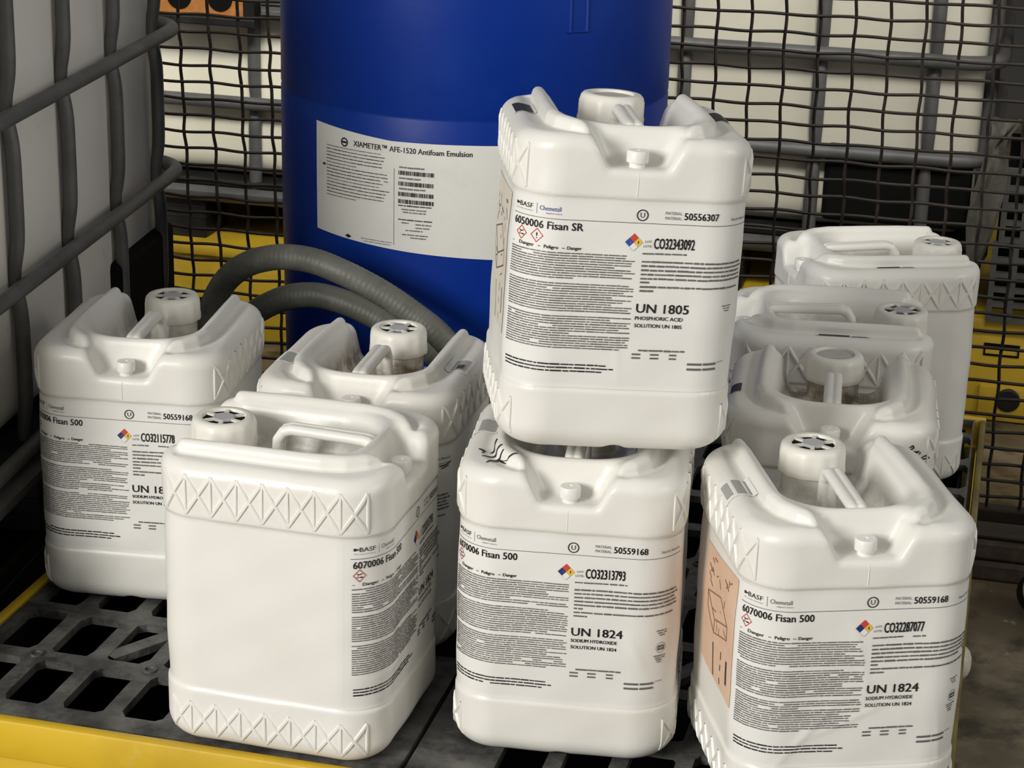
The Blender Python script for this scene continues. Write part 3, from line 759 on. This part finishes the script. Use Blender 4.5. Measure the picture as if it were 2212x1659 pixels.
def grate(name, s0, s1, t0, t1, pitch, hole, scol, ncol, tp, th, tfirst, solid=(), diag=(), seed=1):
    """moulded panel: rounded-corner holes in a plate 30 mm thick"""
    R = random.Random(seed); mb = MB(); zt, zb = -0.0024, -0.013
    xs = [s0]; cells = []
    cols = [scol + i * pitch for i in range(ncol)]
    bx = [s0] + [(a + b) / 2 for a, b in zip(cols, cols[1:])] + [s1]
    rows = []; t = tfirst
    while t + th < t1 - 0.01: rows.append(t + th / 2); t += tp
    by = [t0] + [(a + b) / 2 for a, b in zip(rows, rows[1:])] + [t1]
    for i, cx in enumerate(cols):
        for j, cy in enumerate(rows):
            x0, x1, y0, y1 = bx[i], bx[i + 1], by[j], by[j + 1]
            if (i, j) in solid:
                mb.add([(x0, y0, zt), (x1, y0, zt), (x1, y1, zt), (x0, y1, zt)], [(0, 1, 2, 3)]); continue
            hx, hy = hole / 2, th / 2; c = 0.0075
            inn = []
            for (sx, sy) in ((-1, -1), (1, -1), (1, 1), (-1, 1)):
                c1 = c * R.uniform(.6, 1.9); c2 = c * R.uniform(.5, 1.3)
                a = (cx + sx * (hx - c2), cy + sy * hy); b = (cx + sx * hx, cy + sy * (hy - c1))
                inn += [a, b] if sx * sy < 0 else [b, a]
            # order the 8 inner points counter-clockwise starting bottom-left
            ang = sorted(inn, key=lambda q: math.atan2((q[1] - cy) / hy, (q[0] - cx) / hx))
            out = []
            for q in ang:
                dx, dy = q[0] - cx, q[1] - cy
                # push to the cell boundary
                fx = ((x1 if dx > 0 else x0) - cx) / dx if abs(dx) > 1e-9 else 1e9
                fy = ((y1 if dy > 0 else y0) - cy) / dy if abs(dy) > 1e-9 else 1e9
                f = min(fx, fy); out.append((cx + dx * f, cy + dy * f))
            n = len(ang); V = [(q[0], q[1], zt) for q in ang] + [(q[0], q[1], zb) for q in ang] + [(q[0], q[1], zt) for q in out]
            F = []
            cor = [(x0, y0), (x1, y0), (x1, y1), (x0, y1)]
            for k in range(n):
                k2 = (k + 1) % n
                F.append((k, k2, n + k2, n + k)); F.append((2 * n + k, 2 * n + k2, k2, k))
                # fill the corner if the two outer points sit on different cell edges
                p, q = out[k], out[k2]
                for cc in cor:
                    onx = abs(p[0] - cc[0]) < 1e-6 and abs(q[1] - cc[1]) < 1e-6; ony = abs(p[1] - cc[1]) < 1e-6 and abs(q[0] - cc[0]) < 1e-6
                    if (onx or ony) and p != cc and q != cc:
                        V.append((cc[0], cc[1], zt)); F.append((2 * n + k, len(V) - 1, 2 * n + k2))
            mb.add(V, F)
            if (i, j) in diag:
                a = Vector((cx - hx, cy - hy + .01, 0)); b = Vector((cx + hx, cy + hy - .01, 0)); d = (b - a).normalized(); w = Vector((-d.y, d.x, 0)) * 0.011
                P = [a - w, b - w, b + w, a + w]
                mb.add([(*q[:2], zt - .0005) for q in P] + [(*q[:2], zb) for q in P], [(0, 1, 2, 3), (0, 1, 5, 4), (2, 3, 7, 6)])
    # raised buttons at crossings
    for i in range(1, ncol, 2):
        for j in range(1, len(rows), 2):
            mb.lathe([(0.0095, zt - 0.001), (0.0088, zt + 0.0022), (0.0060, zt + 0.0022), (0.0052, zt - 0.0002), (0.0, zt - 0.0002)], 16, mat=Matrix.Translation((bx[i], by[j], 0)))
    # outer skirt
    for q in ((s0, s1, t0, t0 + .003), (s0, s1, t1 - .003, t1), (s0, s0 + .003, t0, t1), (s1 - .003, s1, t0, t1)):
        mb.box(q[0], q[1], q[2], q[3], zb, zt - 0.0003)
    return mb.mesh(name, M_grate)
g1 = link('grate_panel', grate('grate_panel', -1.160, -0.578, 1.912, 3.282, 0.0740, 0.0525, -1.118, 8, 0.1275, 0.103, 1.944,
     solid={(7, 0), (7, 1), (7, 3), (6, 4), (7, 5)}, diag={(2, 1), (0, 3), (5, 2), (4, 4), (3, 6)}), sp)
g2 = link('grate_panel', grate('grate_panel', -0.572, 0.000, 1.912, 3.282, 0.0705, 0.0510, -0.522, 8, 0.1275, 0.103, 1.944, solid={(0, 0), (0, 1), (0, 2), (0, 4)}, diag={(3, 2), (5, 4)}, seed=5), sp)
mb = MB(); mb.lathe([(0.0, 0.016), (0.010, 0.0155), (0.019, 0.012), (0.025, 0.006), (0.027, 0.0), (0.027, -0.012)], 28, mat=Matrix.Translation((0.018, 2.975, -0.295)) @ Matrix.Rotation(math.pi / 2, 4, 'Y'))
link('drain_plug', mb.mesh('drain_plug', M_pale, smooth=True), sp)['label'] = 'pale round drain plug'

# ------------------------------------------------------------------ floor and far wall
mb = MB(); mb.add([(-6, -3, FL), (6, -3, FL), (6, 9, FL), (-6, 9, FL)], [(0, 1, 2, 3)])
tag(link('floor', mb.mesh('floor', M_floor)), kind='structure')
mb = MB(); mb.box(-6, 6, 7.6, 7.7, FL, 3.5)
tag(link('wall_back', mb.mesh('wall_back', M_wall)), kind='structure')

# ------------------------------------------------------------------ blue drum
DX, DY, DR = -0.069, 3.090, 0.2925
drum = empty('plastic_drum', Matrix.Translation((DX, DY, 0.004)), 'tall blue plastic drum behind the white jugs', 'drum')
prof = [(0.262, 0.0), (0.276, 0.004), (0.283, 0.014), (0.2845, 0.05), (0.2875, 0.10), (0.2895, 0.20), (0.2915, 0.34), (0.2925, 0.45), (0.2925, 0.5475), (0.2915, 0.5500), (0.2915, 0.5540), (0.2925, 0.5565),
        (0.2925, 0.70), (0.291, 0.80), (0.286, 0.835), (0.270, 0.850), (0.270, 0.862), (0.280, 0.872), (0.280, 0.888), (0.268, 0.892), (0.262, 0.876), (0.0, 0.872)]
mb = MB(); mb.lathe(prof, 128); link('shell', mb.mesh('drum_shell', M_drum, smooth=True), drum)
def on_drum(ang, z, off=0.0006):
    r = np.interp(z, [p[1] for p in prof[:14]], [p[0] for p in prof[:14]]) + off; a = math.radians(ang)
    return (r * math.sin(a), -r * math.cos(a), z)
A0, A1 = -49.0, 24.0
zt = lambda a: float(np.interp(a, [-49, -22, -1, 24], [0.528, 0.5180, 0.5190, 0.5190])); zb = lambda a: float(np.interp(a, [-49, -16, 7, 24], [0.369, 0.3600, 0.3550, 0.3550]))
aa = np.linspace(A0, A1, 60); V = [on_drum(a, zb(a) + (zt(a) - zb(a)) * k / 8, 0.0008) for a in aa for k in range(9)]
F = [(i * 9 + k, (i + 1) * 9 + k, (i + 1) * 9 + k + 1, i * 9 + k + 1) for i in range(59) for k in range(8)]
dl = link('drum_label', mesh_np('drum_label', np.array(V), F, M_drumlab), drum); dl['label'] = 'white paper drum label'
p = Print(); R = random.Random(8); k_ = 57.2958 / DR   # degrees per metre on the drum
# work in metres along the drum, s = 0 at the front
dg = lambda a: a / k_
p.ring(dg(-37.3), 0.5095, 0.0045, 0.0066, 0, 20); p.rect(dg(-38.2), dg(-36.5), 0.5080, 0.5110, 0)
p.text('XIAMETER\u2122 AFE-1520 Antifoam Emulsion', dg(-34.0), dg(1.0), 0.5065, 0.5145, 0, True)
zz = 0.5005
for i in range(16):
    p.words(dg(-44.3), dg(R.uniform(-26, -21.8)) if i not in (5, 15) else dg(-33), zz - i * 0.0048, 0.0012, 0 if i % 5 else 1, R, 0.99, 0.0008)
p.rect(dg(-46), dg(-44.8), 0.4700, 0.4730, 0)
for i, z in enumerate((0.478, 0.4625, 0.4475, 0.4370)):
    x = dg(-19.6)
    while x < dg(-9.4):
        w = R.choice((0.0006, 0.0009, 0.0014, 0.0020)); p.rect(x, min(x + w, dg(-9.4)), z - 0.0030, z + 0.0030, 0); x += w + R.choice((0.0004, 0.0007, 0.0011))
    if i < 3: p.words(dg(-19.4), dg(-11.5 - R.random() * 2), z + 0.0078, 0.0024, 1, R, 1, .0008)
for z, a, b, m in ((0.4310, -19.6, -10, 0), (0.4255, -18.6, -11.5, 1), (0.4215, -18.2, -11.5, 1), (0.4105, -19.6, -9.8, 0), (0.4060, -18.6, -16.5, 1), (0.4050, -14.5, -10, 1), (0.4000, -14.5, -10.5, 1), (0.3955, -17.4, -12.5, 1), (0.3890, -18.4, -11, 1), (0.3850, -16, -11.5, 1)):
    p.words(dg(a), dg(b), z, 0.0018, m, R, 0.97, 0.001)
p.rect(dg(-20.95), dg(-20.82), 0.3720, 0.4830, 1)
p.poly([(dg(-37.2), 0.3735), (dg(-36.0), 0.3705), (dg(-34.8), 0.3735), (dg(-36.0), 0.3765)], 0)
p.words(dg(-31.5), dg(-21.5), 0.3745, 0.0011, 1, R); p.words(dg(-30.5), dg(-22.0), 0.3710, 0.0011, 1, R)
link('label_print', p.mesh('label_print', lambda s, z: on_drum(s * k_, z - 0.0035, 0.0013), INKS), dl)
mb = MB()
for a in (27.6, 32.8):
    V = []
    for i in range(13):
        z = 0.674 + 0.012 * i
        for da, e in ((-0.35, -0.0004), (0, 0.0022), (0.35, -0.0004)): V.append(on_drum(a + da, z, e))
    mb.add(V, [(3 * i + k, 3 * i + k + 1, 3 * i + k + 4, 3 * i + k + 3) for i in range(12) for k in range(2)])
V = []
for i in range(13):
    a = 26.5 + i * 0.58
    for dz, e in ((-0.0018, -0.0004), (0, 0.0018), (0.0018, -0.0004)): V.append(on_drum(a, 0.674 + dz, e))
mb.add(V, [(3 * i + k, 3 * i + k + 1, 3 * i + k + 4, 3 * i + k + 3) for i in range(12) for k in range(2)])
link('moulded_gauge_strip', mb.mesh('gauge', M_drum, smooth=True), drum)
mb = MB()
for (x, y) in ((0.17, 0.0), (-0.17, 0.0)): mb.lathe([(0.034, 0.870), (0.034, 0.884), (0.030, 0.888), (0.0, 0.888)], 20, mat=Matrix.Translation((x, y, 0)))
link('bungs', mb.mesh('bungs', M_drum), drum)

# ------------------------------------------------------------------ hose coiled in front of the drum
def catmull(P, n):
    P = [Vector(p) for p in P]; P = [P[0] * 2 - P[1]] + P + [P[-1] * 2 - P[-2]]; out = []
    for i in range(1, len(P) - 2):
        for k in range(n):
            t = k / n; a, b, c, d = P[i - 1:i + 3]
            out.append(0.5 * ((2 * b) + (c - a) * t + (2 * a - 5 * b + 4 * c - d) * t * t + (3 * b - a - 3 * c + d) * t ** 3))
    out.append(P[-2]); return out
HP = [(-0.452, 2.90, 0.022), (-0.462, 2.885, 0.10), (-0.455, 2.86, 0.20), (-0.429, 2.84, 0.285), (-0.389, 2.80, 0.337), (-0.339, 2.77, 0.362), (-0.288, 2.75, 0.366), (-0.239, 2.73, 0.355), (-0.187, 2.72, 0.332),
      (-0.141, 2.71, 0.305), (-0.102, 2.70, 0.277), (-0.060, 2.70, 0.225), (-0.02, 2.705, 0.14), (0.02, 2.71, 0.060), (0.085, 2.715, 0.022), (0.15, 2.735, 0.03), (0.135, 2.755, 0.075), (0.06, 2.752, 0.12), (-0.02, 2.752, 0.17),
      (-0.10, 2.755, 0.225), (-0.157, 2.762, 0.258), (-0.197, 2.772, 0.280), (-0.244, 2.785, 0.296), (-0.291, 2.80, 0.300), (-0.339, 2.82, 0.284), (-0.385, 2.845, 0.249), (-0.42, 2.875, 0.20), (-0.425, 2.94, 0.10), (-0.40, 3.00, 0.022)]
path = catmull(HP, 26)
mb = MB(); N_ = len(path)
mb.tube(path, 0.0182, 16, rfun=lambda f: 1 + 0.014 * math.sin(f * N_ * 1.9))
ho = link('coiled_hose', mb.mesh('coiled_hose', M_hose, smooth=True)); tag(ho, 'thick grey ribbed hose looping up in front of the blue drum', 'hose')

# ------------------------------------------------------------------ caged tanks
def caged_tank(m, label, w, d, base, vx, hz, tr, bottle_mat, tube_mat, hgt=1.05, recess=None, side_y=(), bright_feet=True):
    """front at local y=0, width along x from 0 to w, base plate height base"""
    r = empty('caged_tank', m, label, 'tank')
    mb = MB(); mb.box(0.03, w - 0.03, 0.03, d - 0.03, base + 0.004, hgt)
    bm_ = mb.mesh('bottle', bottle_mat, smooth=True, bevel=0.055, seg=5); link('bottle', bm_, r)
    rad = 0.085
    def ring(z, out=0.0):
        P = []
        for (cx, cy, a0) in ((w - rad, d - rad, 0), (rad, d - rad, 90), (rad, rad, 180), (w - rad, rad, 270)):
            for k in range(9):
                a = math.radians(a0 + k * 11.25); P.append((cx + (rad + out) * math.cos(a), cy + (rad + out) * math.sin(a), z))
        return P
    for z in hz:
        mb = MB(); mb.tube(ring(z, 0.004), tr * 1.12, 12, closed=True); link('horizontal_tube', mb.mesh('horizontal_tube', tube_mat, smooth=True), r)
    def vert(x, y, nx, ny):
        P = []; zz = [base - 0.02] + list(np.arange(base, hgt + 0.05, 0.012))
        for z in zz:
            dent = sum(0.007 * math.exp(-((z - h_) / 0.035) ** 2) for h_ in hz)
            P.append((x - nx * (0.016 + dent), y - ny * (0.016 + dent), z))
        mb = MB(); mb.tube(P, tr, 12, sq=0.35, rfun=lambda f: 1.0 - 0.12 * sum(math.exp(-(((base - .02 + f * (hgt + .06 - base)) - h_) / 0.03) ** 2) for h_ in hz))
        link('vertical_tube', mb.mesh('vertical_tube', tube_mat, smooth=True), r)
    for x in vx: vert(x, 0.0, 0, -1)
    for y in side_y: vert(w, y, 1, 0)
    # pallet: deck, rim, feet
    mb = MB(); mb.box(0, w, 0, d, base - 0.016, base); link('pallet_deck', mb.mesh('deck', M_blackpl, bevel=0.004), r)
    mb = MB(); mb.tube(ring(base - 0.036, -0.004), 0.017, 10, closed=True, sq=0.5); link('pallet_rim', mb.mesh('rim', tube_mat, smooth=True), r)
    for fx in (0.02, w / 2 - 0.07, w - 0.16):
        for fy in (0.015, d / 2 - 0.07, d - 0.155):
            mb = MB(); mb.box(fx, fx + 0.14, fy, fy + 0.14, 0.0, base - 0.05)
            for q in (0.25, 0.5, 0.75): mb.box(fx - 0.002, fx + 0.142, fy - 0.002, fy + 0.142, (base - .05) * q - 0.002, (base - .05) * q + 0.002)
            link('pallet_foot', mb.mesh('foot', M_blackpl, bevel=0.003), r)
    for fx in (0.0, w - 0.10):
        mb = MB(); mb.box(fx, fx + 0.10, 0.02, d - 0.02, -0.0, 0.012); link('pallet_skid', mb.mesh('skid', M_blackpl), r)
    if recess:
        x0, x1, z0, z1 = recess
        mb = MB(); mb.box(x0, x1, 0.012, 0.10, z0, z1); link('valve_recess', mb.mesh('valve_recess', M_black, bevel=0.01), r)['label'] = 'black recess around the outlet'
    return r
# near tank on the left: its long side faces the jugs
b = math.radians(7.7)
D3 = Vector((math.sin(b), math.cos(b), 0)); N3 = Vector((math.cos(b), -math.sin(b), 0))
END = 3.175; WID = 1.20
org = D3 * END + N3 * (-0.975)
# local x runs backwards along -D3?  x: from near (0) to far (WID); local -y is the outward normal N3
xl = D3; yl = -N3
m = Matrix((xl, yl, Vector((0, 0, 1)))).transposed().to_4x4(); m.translation = org - D3 * WID
caged_tank(m, 'large white caged liquid tank close by on the left edge', WID, 1.0, 0.150,
           [WID - q for q in (0.092, 0.288, 0.496, 0.698, 0.90)], [0.155, 0.376, 0.602, 0.83, 1.05], 0.0096, M_bottle, M_tube,
           hgt=1.08, recess=(WID - 0.305, WID - 0.035, 0.150, 0.285))
mb = MB(); mb.box(0, 1.5, -0.0, 1.05, FL, -0.03); mb.box(0.005, 1.495, 0.005, 1.045, -0.03, -0.002)
mm = m.copy(); mm.translation = org - D3 * (WID + 0.15) + N3 * (-0.02)
tag(link('black_platform', mb.mesh('black_platform', M_blackpl, bevel=0.004), None, mm), 'black plastic platform under the left caged tank', 'platform')

# back row on the floor beyond the mesh: two yellow pallets, two caged tanks
TBK = 4.38
def back_pallet(s0, s1, label):
    r = empty('spill_pallet', RZ @ Matrix.Translation((s0, TBK, FL)), label, 'spill pallet')
    w = s1 - s0; h_ = 0.236; d = 1.15
    mb = MB(); mb.box(0, w, 0, d, 0.0, h_ - 0.030); mb.box(-0.012, w + 0.012, -0.014, d, h_ - 0.030, h_)
    for q in (0.02, w - 0.16): mb.box(q, q + 0.14, -0.010, 0.02, 0.002, 0.085)
    link('tub', mb.mesh('tub', M_yellow_back, smooth=True, bevel=0.008), r)
    for x in (0.30, w - 0.095):
        mb = MB(); mb.lathe([(0.026, -0.002), (0.026, 0.006), (0.022, 0.008), (0.0, 0.008)], 24, mat=Matrix.Translation((x, -0.008, 0.055)) @ Matrix.Rotation(math.pi / 2, 4, 'X'))
        link('drain_bung', mb.mesh('bung', M_blackpl), r)['label'] = 'black round bung'
    for x in (0.12, w - 0.12):
        mb = MB(); mb.box(x - 0.038, x + 0.038, -0.0025, 0.004, 0.170, 0.178); mb.box(x - 0.038, x + 0.038, -0.0025, 0.004, 0.150, 0.154); mb.box(x - 0.038, x - 0.034, -0.0025, 0.004, 0.154, 0.170); mb.box(x + 0.034, x + 0.038, -0.0025, 0.004, 0.154, 0.170)
        link('hand_slot', mb.mesh('slot', M_black), r)
    mb = MB(); mb.box(w * .32, w * .40, -0.004, 0.03, 0.0, 0.10); mb.box(w * .60, w * .68, -0.004, 0.03, 0.0, 0.10); link('fork_pocket', mb.mesh('pocket', M_black), r)
    return r
back_pallet(-2.62, -1.30, 'dull yellow spill pallet behind the mesh, left of the blue drum')
back_pallet(-1.22, 0.16, 'dull yellow spill pallet behind the mesh at the right')
tB = FL + 0.236
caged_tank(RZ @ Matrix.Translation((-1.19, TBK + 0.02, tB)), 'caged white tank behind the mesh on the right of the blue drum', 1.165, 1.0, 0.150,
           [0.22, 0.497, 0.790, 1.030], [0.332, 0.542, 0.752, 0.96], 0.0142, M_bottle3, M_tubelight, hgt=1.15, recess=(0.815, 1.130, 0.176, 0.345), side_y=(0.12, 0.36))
caged_tank(RZ @ Matrix.Translation((-2.47, TBK + 0.02, tB)), 'caged cream tank behind the mesh on the left of the blue drum', 1.165, 1.0, 0.150,
           [0.19, 0.485, 0.780, 1.03], [0.336, 0.545, 0.752, 0.96], 0.0142, M_bottle2, M_tubelight, hgt=1.15)
# orange panel with two dark openings, dark rail, grey corrugated plate on the left tank's front
op = empty('orange_panel', RZ @ Matrix.Translation((-1.92, TBK - 0.035, 0.372)), 'orange box with two black round openings at the top left behind the mesh', 'box')
mb = MB(); mb.box(0, 0.235, 0, 0.03, 0.020, 0.21); link('face', mb.mesh('face', M_orange, bevel=0.003), op)
for x in (0.080, 0.178):
    mb = MB(); mb.lathe([(0.030, 0.0), (0.030, 0.004), (0.0, 0.004)], 28, mat=Matrix.Translation((x, 0.001, 0.062)) @ Matrix.Rotation(math.pi / 2, 4, 'X')); link('round_opening', mb.mesh('opening', M_black), op)['label'] = 'black round opening'
mb = MB(); mb.box(-0.02, 0.262, -0.012, 0.034, 0.0, 0.019); mb.box(0.236, 0.262, -0.012, 0.034, 0.019, 0.21); link('dark_frame', mb.mesh('frame', M_blackpl, bevel=0.003), op)
gp = MB(); gp.box(0, 0.115, 0, 0.012, 0, 0.20)
for i in range(8): gp.box(0.002, 0.113, -0.006, 0.0, 0.008 + i * 0.024, 0.020 + i * 0.024)
tag(link('grey_ribbed_plate', gp.mesh('plate', M_tubelight, bevel=0.002), None, RZ @ Matrix.Translation((-1.650, TBK - 0.025, 0.392))), 'grey ribbed plate beside the orange box behind the mesh', 'plate')

# right edge: a dusty slotted stack and a drooping dusty sheet beyond the mesh
def slotted(s, t, z, w, h, nx, nz, label):
    r = empty('slotted_crate', RZ @ Matrix.Translation((s, t, z)), label, 'crate', 'slotted grey crates behind the mesh')
    mb = MB()
    for i in range(nx + 1): mb.box(i * w / nx - 0.006, i * w / nx + 0.006, 0, 0.02, 0, h)
    for j in range(nz + 1): mb.box(-0.0055, w + 0.0055, 0.001, 0.019, j * h / nz - 0.005, j * h / nz + 0.005)
    mb.box(w * .48, w * .60, 0.0005, 0.0195, 0, h)
    link('slotted_side', mb.mesh('slots', M_crate), r)
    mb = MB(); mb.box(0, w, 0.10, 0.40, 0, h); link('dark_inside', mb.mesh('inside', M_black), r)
    return r
slotted(0.004, TBK - 0.03, tB + 0.004, 0.26, 0.165, 6, 5, 'lower dusty grey slotted crate at the right edge behind the mesh')
slotted(0.014, TBK - 0.03, tB + 0.180, 0.26, 0.150, 6, 4, 'upper dusty grey slotted crate at the right edge behind the mesh')
mb = MB(); mb.box(0, 0.5, 0, 0.4, 0, 0.65)
tag(link('pale_carton', mb.mesh('carton', M_bottle2, bevel=0.02, seg=3), None, RZ @ Matrix.Translation((0.035, TBK + 0.02, 0.192))), 'pale cream box above the slotted crates at the far right edge', 'box')
def droop(P, w, seed):
    R = random.Random(seed); path = catmull(P, 10); V = []; n = 9
    for i, q in enumerate(path):
        for k in range(n):
            f = k / (n - 1) - .5
            V.append(q + Vector((f * w * (1 + .35 * math.sin(i * .23 + seed)) + 0.004 * math.sin(i * .4), 0.007 * math.sin(k * 1.1 + i * .15) + 0.004 * math.sin(i * .45 + k * .6), 0.004 * math.sin(k * .9 + i * .2))))
    mb = MB(); N = len(path)
    mb.add(V, [(i * n + k, i * n + k + 1, (i + 1) * n + k + 1, (i + 1) * n + k) for i in range(N - 1) for k in range(n - 1)])
    mb.add([v + Vector((0, 0.003, 0)) for v in V], [(i * n + k, (i + 1) * n + k, (i + 1) * n + k + 1, i * n + k + 1) for i in range(N - 1) for k in range(n - 1)])
    return mb.mesh('droop', M_film, smooth=True)
pts = [st(-0.004, TBK - 0.085, 0.30), st(-0.010, TBK - 0.088, 0.255), st(-0.018, TBK - 0.09, 0.20), st(-0.030, TBK - 0.09, 0.06), st(-0.052, TBK - 0.085, -0.05), st(-0.06, TBK - 0.08, -0.135)]
tag(link('dusty_sheet', droop(pts, 0.050, 2)), 'dusty grey sheet hanging down the right tank corner behind the mesh', 'sheet')

# ------------------------------------------------------------------ wire mesh panel
MP = Matrix.Translation((-0.4556, 3.6974, 0.5118)) @ Matrix.Rotation(-0.2428, 4, 'Z') @ Matrix.Rotation(0.0599, 4, 'X') @ Matrix.Rotation(-0.0087, 4, 'Y')
fence = empty('wire_mesh_panel', MP, 'dark rusty wire mesh panel behind the drum and jugs', 'mesh panel')
SX, SZ = 0.058, 0.058 * 0.54
I0, I1, J0, J1 = -10, 27, -24, 12
xa, xb, za_, zb_ = I0 * SX, I1 * SX, J0 * SZ - 0.02, J1 * SZ
def wavy_h(seed):
    R = random.Random(seed); ph = R.random() * 6
    return [(x, 0.0020 * math.cos(math.pi * (x / SX)), 0.0011 * math.sin(x * 43 + ph)) for x in np.arange(xa - .01, xb + .011, SX / 4)]
def wavy_v(seed):
    R = random.Random(seed); ph = R.random() * 6
    return [(0.0013 * math.sin(z * 60 + ph), -0.0020 * math.cos(math.pi * (z / SZ)), z) for z in np.arange(za_, zb_ + .01, SZ / 4)]
HM = []; VM = []
for k in range(4):
    mb = MB(); mb.tube(wavy_h(k), 0.0031, 6); HM.append(mb.mesh('horizontal_wire', M_wire, smooth=True))
    mb = MB(); mb.tube(wavy_v(k + 9), 0.0031, 6); VM.append(mb.mesh('vertical_wire', M_wire, smooth=True))
for j in range(J0, J1 + 1): link('horizontal_wire', HM[j % 4], fence, Matrix.Translation((0, 0, j * SZ)))
for i in range(I0, I1 + 1): link('vertical_wire', VM[i % 4], fence, Matrix.Translation((i * SX, 0, 0)))
mb = MB(); mb.box(xa - .02, xb + .02, -0.014, 0.014, za_ - 0.026, za_); link('bottom_rail', mb.mesh('rail', M_wire, bevel=0.003), fence)
mb = MB(); mb.box(xa - .02, xb + .02, -0.014, 0.014, zb_, zb_ + 0.026); link('top_rail', mb.mesh('rail', M_wire, bevel=0.003), fence)
for x in (xa - 0.02, xb + 0.0):
    mb = MB(); mb.box(x, x + 0.026, -0.0135, 0.0135, za_ - 0.02, zb_ + 0.02); link('end_post', mb.mesh('post', M_wire, bevel=0.003), fence)
mb = MB(); mb.box(0, 2.6, 0, 0.10, FL, FL + 0.035); mb.box(0, 2.6, 0.008, 0.10, FL + 0.037, FL + 0.073); mb.box(0, 2.6, 0.016, 0.10, FL + 0.075, FL + 0.088)
tag(link('timber_sleeper', mb.mesh('sleeper', M_wood, bevel=0.006), None, RZ @ Matrix.Translation((-2.1, 3.505, 0))), 'dark dirty timber sleeper on the floor under the mesh panel', 'timber')

# fitting on the floor at the right edge
pf = empty('pipe_fitting', Matrix.Translation((0.928, 3.250, FL)) @ Matrix.Rotation(0.10, 4, 'Z'), 'short pipe end with pale face lying on the floor at the right edge', 'pipe')
tl = Matrix.Translation((0, 0, 0.048)) @ Matrix.Rotation(math.radians(-122), 4, 'X')
mb = MB(); mb.lathe([(0.029, -0.014), (0.031, -0.020), (0.036, -0.020), (0.038, -0.012), (0.038, 0.022), (0.029, 0.022), (0.029, -0.014)], 36, mat=tl); link('collar', mb.mesh('collar', M_blackpl, smooth=True), pf)
mb = MB(); mb.lathe([(0.0288, -0.010), (0.0288, -0.016), (0.024, -0.019), (0.012, -0.020), (0.0, -0.020)], 28, mat=tl); link('pale_end', mb.mesh('pale_end', M_pale, smooth=True), pf)['label'] = 'pale round end face'
mb = MB(); mb.lathe([(0.0362, -0.0212), (0.0385, -0.0190), (0.0392, -0.0140), (0.0380, -0.0140)], 36, mat=tl); link('worn_rim', mb.mesh('worn_rim', M_pale, smooth=True), pf)
